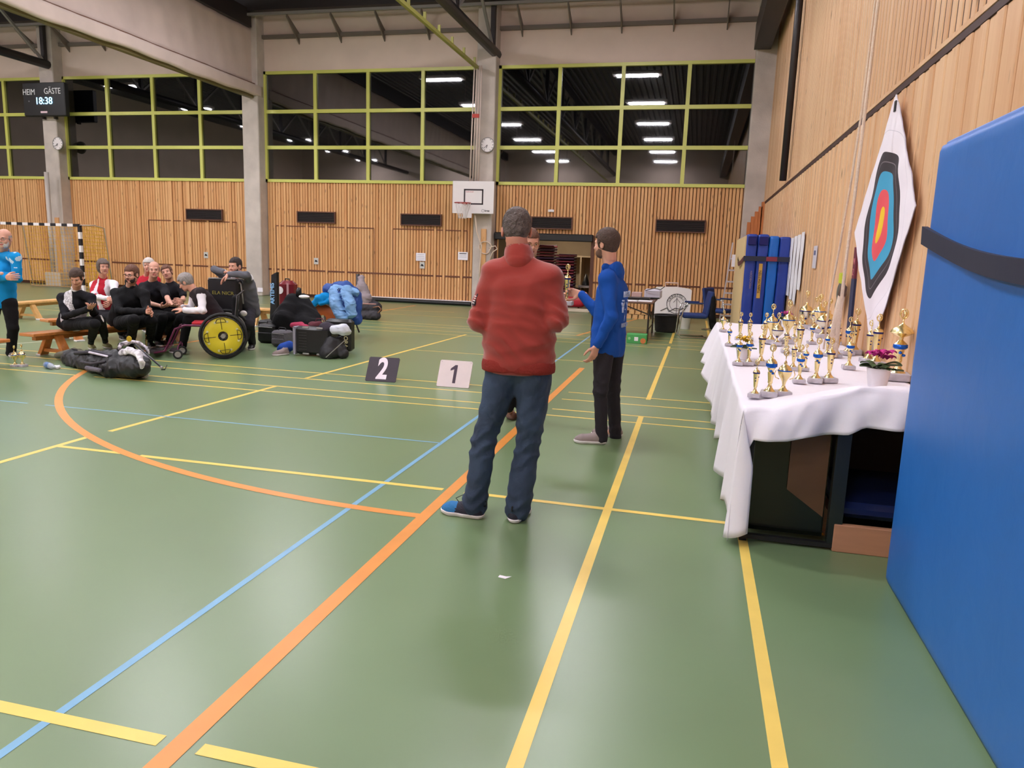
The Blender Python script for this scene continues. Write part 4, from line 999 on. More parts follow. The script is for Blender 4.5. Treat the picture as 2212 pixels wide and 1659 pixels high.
    if hood is not None:
        bk = -fw
        V, Fc = SD(.011).ell(N + fw * -.055 * s - sp * .035, (.115 * s, .062 * s, .085 * s), np.array([lat, fw, sp]), 0).cap(N + lat * .07 * s + fw * .03 * s, N - lat * .07 * s + fw * .03 * s, .032 * s, k=.04).ell(Hd - sp * .02 * s + fw * .02, (.085 * s, .1 * s, .12 * s), np.array([lat, fw, sp]), .015, sub=True).build(folds(.006, 4, 26))
        put('hood', V, Fc, hood, root)
    # ---- trousers
    tr = SD(vox); th = trw
    tr.cap(P - hl * .075 * s, P + hl * .075 * s, .105 * s * b, k=0).cap(P + sp * .05 * s - hl * .06, P + sp * .05 * s + hl * .06, .098 * s * b, k=.03)
    for q in 'LR':
        A_ = J['an' + q]; K_ = J['kn' + q]
        tr.cap(J['hip' + q], K_, .092 * s * b ** .7 * th ** .5, .066 * s * th, k=.035).cap(K_, A_ + (K_ - A_) * (.06 if not shorts else cuffz), .065 * s * th, .056 * s * th * hemw, k=.018)
        e = A_ + (K_ - A_) * (.0 if not shorts else cuffz); dn = nrm(A_ - K_)
        if not shorts: tr.cap(e + dn * .03, e - dn * .06, .057 * s * th * hemw, .055 * s * th * hemw, k=.01)
    ff = folds(fold * .9, 3 + int(abs(P[1]) * 7), 17); zk = J['knL'][2]; za = J['anL'][2]
    dsp = ff if wrk == 0 else (lambda G: ff(G) + wrk * (np.abs(np.sin(38 * G[..., 2] + 9 * G[..., 0] + 2 * np.sin(25 * G[..., 0]))) - .5) * (np.exp(-((G[..., 2] - zk) / .13) ** 2) + .9 * np.exp(-((G[..., 2] - za) / .09) ** 2)))
    sdobj('trousers', tr, trousers, root, disp=dsp)
    for q in 'LR':
        hl_, to_ = J['heel' + q], J['toe' + q]
        so = thing_shoe = None
        V, Fc = shoe_sd(hl_, to_, s, 'upper').build(); o = put('shoe', V, Fc, shoe if not isinstance(shoe, list) else shoe, root, None if not isinstance(shoe, list) else (((V[Fc].mean(1) - hl_) @ nrm(to_ - hl_)) > .17 * s).astype(int))
        V, Fc = shoe_sd(hl_, to_, s, 'sole').build(); put('sole', V, Fc, sole or mat('sole_white', (222, 214, 216), .5), o)
        if socks is not None: MB().tube([J['an' + q] + (0, 0, -.02), J['an' + q] * .7 + J['kn' + q] * .3], .044 * s, 10).build('sock', socks, root, smooth=True)
    return root, J, L, A, fw, lat, sp

def Jpx(d, hips=None):
    """joints from (pixel x, pixel y, distance) triples"""
    out = {}
    for k, v in d.items(): out[k] = np.array(v[1:]) if v[0] == 'w' else at(*v)
    return out
def feet(J, q, hx, hy, tx, ty):
    h = fl(hx, hy); t_ = fl(tx, ty); J['heel' + q] = h; J['toe' + q] = h + nrm(t_ - h) * .27; return J
HB = mat('hair_brown', (70, 50, 40), .7, bump=.5, bscale=90, var=.2, vscale=60); HGB = mat('hair_greying', (98, 84, 78), .7, bump=.5, bscale=90, var=.25, vscale=40)
HGB2 = mat('hair_brown_grey', (92, 80, 76), .75, bump=.9, bscale=45, var=.35, vscale=22)
HG = mat('hair_grey', (150, 142, 138), .65, bump=.5, bscale=90, var=.3, vscale=50); HR = mat('hair_reddish', (104, 66, 48), .7, bump=.5, bscale=90, var=.2, vscale=50)
HW = mat('hair_white', (205, 196, 190), .7, bump=.5, bscale=90); HD = mat('hair_dark', (46, 30, 26), .7, bump=.4, bscale=90)
JEANS = mat('jeans', (42, 56, 80), .85, bump=.45, bscale=12, var=.22, vscale=5, rgb2=(52, 68, 92), stretch=(1, 1, .8))
BLK = fabric('black_fabric', (17, 16, 19)); BLK2 = fabric('black_jersey', (22, 20, 26)); CHAR = fabric('charcoal_denim', (44, 40, 46), .4, 10)
RUST = mat('rust_fleece', (150, 47, 37), .95, bump=.22, bscale=5, sheen=.5, var=.07, vscale=3)
ROY = fabric('royal_blue_fleece', (20, 74, 160), .3, 7); CYAN = fabric('cyan_softshell', (14, 138, 204), .3, 6)
WHT = fabric('white_jersey', (228, 222, 228), .3, 8); REDV = fabric('red_vest_cloth', (176, 30, 48), .3, 7)

# 1 -- man in the rust fleece, back to the camera
Y0 = 4.07
J = {k: at(*v) for k, v in dict(head=(1116, 500, 4.12), neck=(1121, 556, 4.08), chest=(1125, 640, 4.07), pelvis=(1120, 785, 4.07), shL=(1066, 594, 4.06), shR=(1191, 603, 4.06), elL=(1033, 693, 4.02), elR=(1204, 693, 4.02), wrL=(1078, 664, 4.26), wrR=(1168, 664, 4.26),
     hipL=(1085, 815, 4.07), hipR=(1155, 815, 4.07), knL=(1045, 955, 4.06), knR=(1140, 958, 4.10), anL=(1027, 1080, 4.07), anR=(1119, 1090, 4.10)).items()}
feet(J, 'L', 1046, 1122, 945, 1103); feet(J, 'R', 1106, 1133, 1148, 1092)
M_sh1 = mat('shoe_navy_knit', (30, 28, 46), .7, bump=.3, bscale=120); M_sh1b = mat('shoe_blue_knit', (30, 112, 172), .7, bump=.3, bscale=120)
r, J, L, A, fw, lat, sp = person('standing man seen from behind in rust-red fleece and blue jeans', J, RUST, JEANS, [M_sh1, M_sh1b], HGB2, 'crop', face=(-.22, 1, -.42), hs=1.0, collar=RUST, topname='fleece', skin=SKIN2, bulk=1.06, vox=.0095, fold=.011, trw=1.1, wrk=.012, wtop=.011, hemw=1.22, collarw=.086, collarh=.62,
       hands={'L': ((.5, .5, .3), (0, 1, -.4), .9, 1), 'R': ((-.5, .5, .3), (0, 1, -.4), .9, -1)}, hem=-.03)
# ribbed hem, sleeve patch, lace loops
V, Fc = SD(.010).cap(J['pelvis'] + (-.087, 0, -.015), J['pelvis'] + (.087, 0, -.015), .1255, k=0).half(J['pelvis'] + (0, 0, .03), (0, 0, 1)).half(J['pelvis'] + (0, 0, -.045), (0, 0, -1)).build(folds(.002, 3, 30)); put('hem_band', V, Fc, mat('rust_rib', (134, 38, 30), .95, bump=.3, bscale=80), r)
ax_ = nrm(J['elL'] - J['shL']); ou = nrm(np.array((-.72, -.70, 0)) - ax_ * (np.array((-.72, -.70, 0)) @ ax_)); c = J['shL'] * .4 + J['elL'] * .6 + ou * .060
MB().bar(c - ax_ * .034, c + ax_ * .034, .028, .008, ou).build('sleeve_patch', mat('patch_dark', (50, 36, 46), .7), r)
for t_ in (-.02, -.007, .006, .019): MB().bar(c + ax_ * t_ + ou * .005, c + ax_ * (t_ + .005) + ou * .005, .022, .003, ou).build('patch_stripe', M_white, r)
for hy in ('L', 'R'):
    h = J['heel' + hy] + np.array([0, 0, 0]); d = nrm(J['toe' + hy] - J['heel' + hy])
    MB().tube([h + d * .02 + (0, 0, .105), h - d * .012 + (0, 0, .11), h - d * .012 + (0, 0, .085), h + d * .01 + (0, 0, .08)], .004, 5).build('heel_loop', M_black, r)
    MB().tube([h + d * .13 + (0, 0, .09), h + d * .15 + (.01, 0, .13), h + d * .19 + (0, 0, .10), h + d * .17 + (0, 0, .08)], .003, 5).build('lace', M_black, r)
    for k in range(3): MB().tube([h + d * (.13 + .022 * k) + np.array([-d[1], d[0], 0]) * .025 + (0, 0, .083 - .008 * k), h + d * (.145 + .022 * k) - np.array([-d[1], d[0], 0]) * .025 + (0, 0, .083 - .008 * k)], .0035, 5).build('lace', mat('lace_blue', (70, 150, 220), .6), r)
# 2 -- person facing the camera behind him
J = {k: at(*v) for k, v in dict(head=(1146, 524, 6.55), neck=(1140, 572, 6.65), chest=(1130, 625, 6.65), pelvis=(1118, 745, 6.65), shL=(1165, 590, 6.6), shR=(1100, 590, 6.7), elL=(1165, 650, 6.55), elR=(1098, 655, 6.6), wrL=(1150, 660, 6.4), wrR=(1110, 665, 6.4),
     hipL=(1135, 760, 6.65), hipR=(1103, 760, 6.65), knL=(1128, 825, 6.62), knR=(1103, 828, 6.6), anL=(1125, 868, 6.65), anR=(1098, 872, 6.6)).items()}
feet(J, 'L', 1132, 902, 1140, 925); feet(J, 'R', 1098, 895, 1112, 918)
person('person with glasses and brown shoes half hidden behind the rust fleece', J, BLK2, BLK, mat('brown_leather', (112, 74, 58), .6), HR, 'crop', s=.97, face=(.45, -.85, -.25), glasses=mat('glasses_gold', (170, 140, 90), .3, metal=.6), topname='sweater', sole=mat('sole_brown', (80, 56, 46), .6))

# 3 -- man in the royal blue hoodie
J = {k: at(*v) for k, v in dict(head=(1309, 528, 6.2), neck=(1319, 577, 6.22), chest=(1322, 636, 6.22), pelvis=(1313, 742, 6.2), shL=(1311, 603, 6.06), shR=(1330, 598, 6.40), elL=(1321, 685, 5.97), elR=(1288, 672, 6.52), wrL=(1289, 747, 5.97), wrR=(1254, 635, 6.58),
     hipL=(1304, 757, 6.1), hipR=(1326, 757, 6.3), knL=(1297, 845, 6.07), knR=(1324, 845, 6.32), anL=(1299, 941, 6.1), anR=(1329, 934, 6.36)).items()}
feet(J, 'L', 1311, 960, 1243, 955); feet(J, 'R', 1346, 944, 1298, 941)
r, J, L, A, fw, lat, sp = person('standing man in royal blue hoodie holding out a trophy', J, ROY, CHAR, mat('shoe_taupe', (142, 126, 124), .7), HB, 'thick', s=.98, face=(-.93, .42, -.05), topname='hoodie', hood=ROY, hem=.025, beard=mat('stubble', (104, 76, 62), .8, var=.2, vscale=60), trw=.95, wrk=.007, skin=SKIN,
    hands={'L': ((-.25, -.15, -1), (-.8, .6, .1), .5, -1), 'R': ((-1, .1, .12), (0, -.2, -.1) + np.array((0, -1, 0)), .75, -1)}, vox=.0105)
# print on the back of the hoodie
M_pr = mat('print_pale', (186, 200, 232), .8)
bk = -fw; rt_ = np.cross(bk, (0, 0, 1)) * -1; rt_ = nrm(rt_)
def on_back(h, lx, o=.122): return J['pelvis'] * (1 - h) + J['chest'] * h + bk * o + rt_ * lx
for h, sz, st_ in ((1.02, .07, 'BOGEN'), (.40, .05, 'DEISCHO')):
    text('lettering', st_, sz, on_back(h, .02, .120), rt_, (0, 0, 1), M_pr, r, thick=.006)
for h, lx in ((.78, .055), (.60, -.02), (.78, -.09)):
    c = on_back(h, lx, .116); m = MB(); x = rt_ * .035; u = np.array((0, 0, .036))
    m.tube([c + u * 1.2, c + u * 1.55], .012, 8).tube([c - x + u * .9, c, c + x + u * .9], .009, 5).tube([c, c - u * 1.3], [.013, .008], 5)
    m.build('archer_print', M_pr, r, smooth=True)
tp = fl(1227, 640, 0); hw = J['wrR'] + np.array((-.10, .0, -.055))
trophy('g', hw + (-.02, -.01, -.05), .36, 'gold trophy held out in the hand of the blue hoodie man')

# 4 -- man in the cyan jacket at the left edge
J = {k: at(*v) for k, v in dict(head=(9, 516, 7.75), neck=(6, 545, 7.85), chest=(4, 590, 7.85), pelvis=(4, 648, 7.85), shL=(34, 557, 7.75), shR=(-26, 557, 7.95), elL=(38, 602, 7.72), elR=(-30, 605, 7.9), wrL=(-2, 592, 7.58), wrR=(14, 600, 7.6),
     hipL=(20, 655, 7.82), hipR=(-12, 655, 7.9), knL=(28, 708, 7.8), knR=(-22, 708, 7.9), anL=(24, 758, 7.85), anR=(-30, 758, 7.95)).items()}
feet(J, 'L', 30, 766, 18, 784); feet(J, 'R', -28, 766, -18, 784)
r, J, L, A, fw, lat, sp = person('standing man with white beard and crossed arms in a cyan jacket at the left edge', J, [CYAN, fabric('jacket_print', (190, 214, 232))], BLK, mat('shoe_grey', (112, 100, 96), .7), HG, 'bald', s=1.0, face=(.35, -.93, -.05), topname='jacket', collar=CYAN, topfn=lambda c, J: (np.linalg.norm(c - J['shL'] - (0, 0, -.02), axis=1) < .13) & (np.sin(70 * c[:, 0] + 40 * c[:, 2]) + np.sin(55 * c[:, 2] - 30 * c[:, 1]) > .5), beard=HW, glasses=M_steel, bulk=1.08,
    hands={'L': ((-1, -.1, -.1), (0, 1, 0), .4, 1), 'R': ((1, -.1, .1), (0, 1, 0), .4, 1)}, hem=.01)
MB().tube([J['chest'] + fw * .125 + (0, 0, -.14), J['chest'] + fw * .13 + (0, 0, .05), J['neck'] + fw * .07 + (0, 0, -.04)], .006, 5).build('zip', mat('zip_pale', (150, 190, 210), .5), r)

# 5..12 -- the seated group
def seated(lab, p, **k):
    J = {q: at(*v) for q, v in p.items() if q[:4] not in ('heel', 'toe_') and len(v) == 3}
    for q in 'LR':
        h = p['f' + q]; feet(J, q, *h)
        J['an' + q] = J['heel' + q] + nrm(J['toe' + q] - J['heel' + q]) * .06 + (0, 0, .10)
    return person(lab, J, **k)
def rag(c, J):   # dark raglan sleeves and shoulders, white side body
    out = np.zeros(len(c)); lat_ = nrm(J['shR'] - J['shL']); q = (c - J['chest']) @ lat_; z = (c - J['pelvis'])[:, 2]
    fwd = (c - J['chest']) @ nrm(np.cross(J['chest'] - J['pelvis'], lat_))
    out[(z < .14) & (np.abs(q) < .17)] = 1
    out[(np.abs(q) < .085) & (fwd > .0) & (z > .1)] = 2
    for s_ in 'LR':
        for a, b in ((J['sh' + s_], J['el' + s_]), (J['el' + s_], J['wr' + s_])):
            ab = b - a; t = np.clip((c - a) @ ab / (ab @ ab), 0, 1); d = np.linalg.norm(c - a - t[:, None] * ab, axis=1); out[d < .062] = 0
    return out
FLOR = mat('floral_print', (196, 188, 196), .8, var=.35, vscale=45, rgb2=(225, 220, 226), detail=2)
r5 = seated('seated youth in black and white raglan top, looking down, with folded hands', dict(head=(166, 600, 8.08), neck=(165, 627, 8.20), chest=(164, 655, 8.25), pelvis=(153, 697, 8.30), shL=(197, 643, 8.15), shR=(134, 643, 8.25), elL=(203, 676, 8.05), elR=(141, 684, 8.05), wrL=(196, 663, 7.85), wrR=(193, 666, 7.75),
    hipL=(170, 700, 8.25), hipR=(146, 702, 8.20), knL=(218, 690, 8.05), knR=(205, 700, 7.72), fL=(226, 750, 246, 758), fR=(196, 752, 212, 768)),
    top=[BLK2, WHT, FLOR], topfn=rag, trousers=BLK, shoe=mat('shoe_olive', (140, 136, 84), .7), hairm=HB, hair='thick', s=.9, face=(.3, -.85, -.5), topname='top', collar=WHT, socks=BLK, shorts=True, cuffz=.25, hands={'L': ((.4, -.6, .25), (-.5, -.3, -.5), .15, 1), 'R': ((.6, -.4, .25), (0, 0, 1), .15, -1)})
kn = r5[1]['knL']; pv = r5[1]['pelvis']
for k in (0, 1, 2):
    a = kn + (.05, -.03, .035 - k * .016)
    MB().tube([r5[1]['hipL'] + (.06, -.03, .07 - .017 * k), kn + (.045, -.04, .055 - .016 * k), kn + (.066, -.03, -.0 - .01 * k), (kn * .45 + r5[1]['anL'] * .55) + (.05 - .003 * k, -.03, 0)], .005, 5).build('stripe', M_white, r5[0])
r6 = seated('seated woman with grey hair in red vest and white shirt', dict(head=(223, 577, 9.9), neck=(222, 603, 10.0), chest=(222, 630, 10.0), pelvis=(218, 675, 10.05), shL=(246, 614, 9.95), shR=(203, 616, 10.05), elL=(246, 640, 9.75), elR=(203, 640, 9.85), wrL=(238, 650, 9.6), wrR=(233, 645, 9.6),
    hipL=(230, 680, 10.0), hipR=(210, 680, 10.0), knL=(262, 684, 9.7), knR=(252, 688, 9.55), fL=(270, 728, 285, 733), fR=(262, 732, 276, 740)),
    top=[WHT, REDV], topfn=lambda c, J: (np.abs((c - J['chest']) @ nrm(J['shR'] - J['shL'])) < .15) & ((c - J['pelvis'])[:, 2] > -.2) & ~((np.abs((c - J['chest']) @ nrm(J['shR'] - J['shL'])) < .05) & ((c - J['chest']) @ nrm((1, -1, 0)) > 0.04)),
    trousers=BLK2, shoe=M_black, hairm=HGB, hair='bob', s=.95, face=(.85, -.5, .0), topname='shirt_and_vest', collar=REDV)
r7 = seated('seated bearded young man with glasses in a black hoodie', dict(head=(284, 593, 8.80), neck=(282, 620, 8.90), chest=(281, 648, 8.95), pelvis=(268, 692, 9.05), shL=(311, 636, 8.85), shR=(250, 634, 8.95), elL=(318, 672, 8.75), elR=(258, 672, 8.70), wrL=(324, 672, 8.55), wrR=(316, 673, 8.48),
    hipL=(285, 698, 8.95), hipR=(262, 698, 8.90), knL=(328, 692, 8.65), knR=(290, 690, 8.30), fL=(322, 748, 335, 757), fR=(282, 755, 290, 768)),
    top=BLK, trousers=BLK, shoe=M_black, hairm=HR, hair='short', s=1.02, face=(.12, -1, -.12), topname='hoodie', hood=BLK, beard=HD, glasses=M_steel, bulk=1.15, hands={'L': ((.6, -.5, .1), (-.6, 0, -.3), .5, 1), 'R': ((.8, -.3, .05), (0, -1, .3), .5, -1)})
r8 = seated('seated balding man in a black t-shirt with outstretched hands', dict(head=(333, 583, 9.55), neck=(329, 608, 9.65), chest=(331, 634, 9.7), pelvis=(322, 676, 9.8), shL=(353, 622, 9.6), shR=(309, 620, 9.7), elL=(364, 650, 9.4), elR=(322, 655, 9.3), wrL=(372, 659, 9.15), wrR=(352, 662, 9.05),
    hipL=(335, 682, 9.7), hipR=(316, 682, 9.7), knL=(368, 684, 9.35), knR=(352, 688, 9.15), fL=(362, 733, 380, 740), fR=(338, 745, 356, 752)),
    top=BLK2, trousers=BLK, shoe=M_black, hairm=HGB, hair='bald', s=1.0, face=(.6, -.8, -.02), topname='t_shirt', sleeve='short', bulk=1.05, hands={'L': ((.8, -.5, .0), (0, .3, 1), .2, -1), 'R': ((.9, -.4, .15), (0, .2, 1), .2, 1)})
r9 = seated('person in a red vest with pale hair hidden behind the balding man', dict(head=(321, 574, 10.4), neck=(318, 597, 10.5), chest=(318, 618, 10.5), pelvis=(314, 655, 10.5), shL=(338, 606, 10.4), shR=(300, 606, 10.5), elL=(340, 632, 10.3), elR=(300, 632, 10.3), wrL=(332, 644, 10.1), wrR=(312, 644, 10.1),
    hipL=(322, 662, 10.45), hipR=(306, 662, 10.45), knL=(334, 666, 10.05), knR=(312, 668, 10.05), fL=(336, 712, 342, 718), fR=(312, 714, 318, 720)),
    top=REDV, trousers=BLK2, shoe=M_black, hairm=HW, hair='bob', s=.93, face=(.4, -.9, 0), topname='vest')
r10 = seated('seated woman with dark reddish hair and head raised in a black t-shirt', dict(head=(361, 589, 9.95), neck=(368, 611, 10.05), chest=(375, 634, 10.05), pelvis=(372, 670, 10.1), shL=(394, 624, 9.98), shR=(356, 622, 10.1), elL=(396, 648, 9.85), elR=(366, 652, 9.85), wrL=(388, 648, 9.65), wrR=(382, 654, 9.6),
    hipL=(384, 676, 10.0), hipR=(366, 676, 10.0), knL=(402, 682, 9.7), knR=(386, 684, 9.65), fL=(398, 728, 402, 736), fR=(380, 730, 384, 738)),
    top=BLK2, trousers=BLK2, shoe=mat('shoe_brown2', (120, 92, 76), .6), hairm=HR, hair='short', s=.93, face=(.35, -.9, .12), fup=(-.35, 0, 1), topname='t_shirt', sleeve='short')
r11 = seated('grey-haired woman in dark vest and white sleeves bending forward in the wheelchair', dict(head=(401, 610, 9.1), neck=(420, 628, 9.15), chest=(438, 646, 9.2), pelvis=(467, 682, 9.3), shL=(434, 632, 9.0), shR=(420, 634, 9.4), elL=(438, 671, 8.88), elR=(412, 668, 9.35), wrL=(398, 670, 8.9), wrR=(394, 664, 9.2),
    hipL=(456, 692, 9.15), hipR=(452, 690, 9.45), knL=(406, 690, 8.98), knR=(390, 688, 9.3), fL=(402, 765, 366, 762), fR=(376, 748, 350, 748)),
    top=[mat('vest_dark', (38, 26, 30), .9, bump=.3, bscale=8), WHT], topfn=lambda c, J: np.array([min(np.linalg.norm(np.cross(p - J['sh' + q], nrm(J['el' + q] - J['sh' + q]))) if (p - J['sh' + q]) @ nrm(J['el' + q] - J['sh' + q]) > .0 else 9 for q in 'LR') < .062 or min(np.linalg.norm(p - (J['el' + q] + np.clip((p - J['el' + q]) @ (J['wr' + q] - J['el' + q]) / ((J['wr' + q] - J['el' + q]) @ (J['wr' + q] - J['el' + q])), 0, 1) * (J['wr' + q] - J['el' + q]))) for q in 'LR') < .062 for p in c]),
    trousers=BLK, shoe=mat('shoe_plum', (70, 54, 58), .6), hairm=HG, hair='thick', s=.97, face=(-.85, -.25, -.5), topname='vest_and_shirt', glasses=M_steel, hands={'L': ((-1, -.1, .15), (0, .4, -1), .25, 1), 'R': ((-1, -.1, .1), (0, .2, 1), .25, 1)}, bulk=1.02)
r12 = seated('dark-haired man in grey and white hoodie leaning on the wheelchair back with crossed arms', dict(head=(508, 575, 9.6), neck=(515, 597, 9.75), chest=(524, 622, 9.85), pelvis=(532, 664, 10.0), shL=(536, 602, 9.8), shR=(492, 604, 9.8), elL=(532, 594, 9.5), elR=(463, 582, 9.6), wrL=(494, 592, 9.45), wrR=(485, 588, 9.52),
    hipL=(540, 672, 9.95), hipR=(524, 672, 9.95), knL=(540, 700, 9.55), knR=(528, 702, 9.6), fL=(546, 752, 530, 766), fR=(526, 748, 514, 758)),
    top=[fabric('grey_hoodie', (98, 98, 106), .3, 8), WHT], topfn=lambda c, J: ((c - J['neck'])[:, 2] > -.045) & (np.linalg.norm(c - J['neck'], axis=1) < .26) & ((c - J['neck']) @ nrm(J['shL'] - J['shR']) > -.1), trousers=fabric('dark_grey_trousers', (44, 42, 48)), shoe=M_black, hairm=HD, hair='crop', s=1.0, face=(-.12, -1, -.1), topname='hoodie', hood=WHT, beard=HD, bulk=1.08,
    hands={'L': ((-.5, -.3, -.5), (0, 0, -1), .3, 1), 'R': ((1, 0, .1), (0, 0, -1), .3, 1)}, hem=.05)
# ================================================================ things on and before the far wall
def zbox(name, lo, hi, m, par, bev=0, **kw): return MB().box(lo, hi, bev).build(name, m, par, **kw)
M_vent = mat('vent_dark', (40, 32, 34), .55)
VL = [(404, 451, 480, 472, 'first'), (644, 458, 723, 481, 'second'), (868, 465, 952, 488, 'third'), (1150, 474, 1234, 496, 'fourth'), (1419, 476, 1521, 502, 'fifth')]
for (x0, y0, x1, y1, nth) in VL:
    a = at(x0, y0, 20.945); b = at(x1, y1, 20.945)
    v = thing('ventilation_grille', 'dark louvred ventilation grille in the wooden far wall, %s from the left' % nth, 'vent', ((a[0] + b[0]) / 2, 20.935, b[2]), 'ventilation grilles in the far wall')
    z0, z1 = 2.28, 2.56
    zbox('back', (a[0], 20.950, z0), (b[0], 20.965, z1), M_black, v)
    for q in ((a[0] - .03, z0 - .03, b[0] + .03, z0), (a[0] - .03, z1, b[0] + .03, z1 + .03), (a[0] - .03, z0, a[0], z1), (b[0], z0, b[0] + .03, z1)):
        zbox('frame', (q[0], 20.905, q[1]), (q[2], 20.965, q[3]), mat('vent_frame', (96, 56, 40), .6), v)
    for k in range(5):
        z = z0 + .03 + k * .052
        MB().hexa([(a[0], 20.920, z - .012), (b[0], 20.920, z - .012), (b[0], 20.945, z + .012), (a[0], 20.945, z + .012), (a[0], 20.915, z + .004), (b[0], 20.915, z + .004), (b[0], 20.940, z + .028), (a[0], 20.940, z + .028)]).build('louvre', M_vent, v)
def notice(px, py, w_, h_, lab, y=20.965, bars=3, m=M_paper, head=True):
    c = at(px, py, y); n = thing('notice', lab, 'notice', c)
    zbox('paper_sheet', (c[0] - w_ / 2, y - .004, c[2] - h_ / 2), (c[0] + w_ / 2, y, c[2] + h_ / 2), m, n)
    for k in range(bars):
        z = c[2] + h_ * (.3 - .22 * k); t = .022 if (k == 0 and head) else .008
        zbox('print_line', (c[0] - w_ * .36, y - .006, z - t / 2), (c[0] + w_ * .36, y - .004, z + t / 2), M_ink if (k == 0 and head) else mat('print_grey', (150, 145, 152), .7), n)
    return n
notice(909, 555, .30, .23, 'white notice sheet on the far wall above the small pictogram', bars=4, head=False)
notice(1000, 553, .30, .23, 'white notice sheet with bold heading on the far wall below the basketball board')
for px, py, lab in ((912, 573, 'small grey pictogram plate below the white notice'), (683, 564, 'small pictogram plate above the pile of bags'), (445, 551, 'small pictogram plate on the far wall behind the wheelchair')):
    n = notice(px, py, .15, .19, lab, bars=0, m=mat('plate_grey', (198, 194, 188), .5)); c = root_loc(n)
    MB().prism([(c[0] - .05, 20.958, c[2] - .02), (c[0] + .05, 20.958, c[2] - .03), (c[0] + .03, 20.958, c[2] + .02), (c[0] - .02, 20.958, c[2] + .04)], (0, .003, 0)).build('pictogram', M_ink, n)
notice(562, 626, .18, .13, 'small white label stuck to the concrete column', y=20.6, bars=0)
MB().box((-4.15, 20.94, 2.72), (-3.98, 20.975, 2.79), .01).build('shuttlecock', M_white, label='white shuttlecock caught on the far wall above the grille', cat='shuttlecock')
# scoreboard
sb = thing('scoreboard', 'black electronic scoreboard showing HEIM, GASTE and the time 18:38', 'scoreboard', (-20.3, 20.45, 5.3)); 
zbox('housing', (-21.08, 20.36, 5.32), (-19.5, 20.54, 6.32), M_black, sb, .02)
M_led = mat('led_digits', (190, 230, 255), .4, emit=(150, 215, 255), estr=3)
text('lettering', 'HEIM', .25, (-20.83, 20.35, 6.03), (1, 0, 0), (0, 0, 1), mat('board_print', (222, 222, 222), .5, emit=(200, 200, 200), estr=.15), sb, sx=.85)
text('lettering', 'GÄSTE', .25, (-19.94, 20.35, 6.05), (1, 0, 0), (0, 0, 1), mat('board_print', (0, 0, 0)), sb, sx=.85)
text('time_digits', '18:38', .30, (-20.28, 20.345, 5.76), (1, 0, 0), (0, 0, 1), M_led, sb, thick=.004)
zbox('indicator', (-20.86, 20.34, 5.74), (-20.82, 20.36, 5.78), mat('dim_led', (120, 120, 130), .5), sb); zbox('maker_plate', (-20.42, 20.34, 5.4), (-20.17, 20.36, 5.46), mat('plate_rose', (220, 190, 200), .5), sb)
for x in (-20.55, -20.1): zbox('bracket', (x, 20.5, 5.25), (x + .06, 20.62, 5.4), M_steel, sb)
# clocks
for px, py, y, lab in ((125, 310, 20.55, 'round white wall clock on the left concrete column'), (1053, 313, 20.55, 'round white wall clock on the column above the basketball board')):
    c = at(px, py, y); ck = thing('wall_clock', lab, 'clock', c); Mx = [[1, 0, 0], [0, 0, -1], [0, 1, 0]]
    MB().lathe([(.19, -.05), (.2, -.02), (.2, .012), (.185, .02), (.183, .005)], 28, c, Mx).build('case', M_grey, ck, smooth=radians(35))
    MB().lathe([(.184, -.01), (.184, .006)], 28, c, Mx).build('dial', M_white, ck)
    for k in range(12):
        a = k * pi / 6; MB().bar(c + (.145 * sin(a), -.012, .145 * cos(a)), c + (.17 * sin(a), -.012, .17 * cos(a)), .004, .016).build('hour_mark', M_ink, ck)
    for ang, L_, w_ in ((radians(199), .09, .014), (radians(228), .14, .009)):
        MB().bar(c + (0, -.018, 0), c + (L_ * sin(ang), -.018, L_ * cos(ang)), .004, w_).build('hand', M_ink, ck)
# basketball board
bb = thing('basketball_board', 'white basketball backboard with hoop on the middle column', 'basketball hoop', (-6.15, 20.3, 2.6))
x0, x1, z0, z1, yb = -6.74, -5.55, 2.60, 3.47, 20.30
zbox('board', (x0, yb, z0), (x1, yb + .03, z1), M_white, bb, .004)
fr = (x0 + .33, x0 + .89, 2.84, 3.26)
for q in ((fr[0], fr[2], fr[1], fr[2] + .04), (fr[0], fr[3] - .04, fr[1], fr[3]), (fr[0], fr[2], fr[0] + .04, fr[3]), (fr[1] - .04, fr[2], fr[1], fr[3])): zbox('target_line', (q[0], yb - .004, q[1]), (q[2], yb, q[3]), mat('bb_line', (48, 32, 40), .5), bb)
text('lettering', 'basketball', .055, (x0 + .50, yb - .004, 3.185), (1, 0, 0), (0, 0, 1), mat('faint_red', (214, 150, 156), .6), bb)
text('lettering', 'benz', .07, (x1 - .18, yb - .004, 2.68), (1, 0, 0), (0, 0, 1), M_ink, bb, bold=.002)
MB().tube([(x1 - .3 + .04 * cos(a), yb - .004, 2.68 + .035 * sin(a)) for a in np.linspace(0, 2 * pi, 12, endpoint=False)], .003, 4, closed=True).build('logo_ring', M_ink, bb)
hc = np.array((-6.33, yb - .34, 2.86)); M_hoop = mat('hoop_red', (170, 60, 60), .45)
MB().tube([hc + (.225 * cos(a), .225 * sin(a), 0) for a in np.linspace(0, 2 * pi, 28, endpoint=False)], .011, 8, closed=True).build('rim', M_hoop, bb, smooth=True)
zbox('rim_bracket', (-6.40, yb - .12, 2.84), (-6.26, yb, 2.89), M_hoop, bb)
nt = MB()
for k in range(12):
    a0 = k * 2 * pi / 12
    for sg in (1, -1):
        pts = []
        for j in range(9):
            t = j / 8; rr = .22 * (1 - t) + .10 * t; a = a0 + sg * t * 1.3; pts.append(hc + (rr * cos(a), rr * sin(a), -.42 * t))
        nt.tube(pts, .0045, 4)
nt.build('net', M_white, bb, kind='stuff')
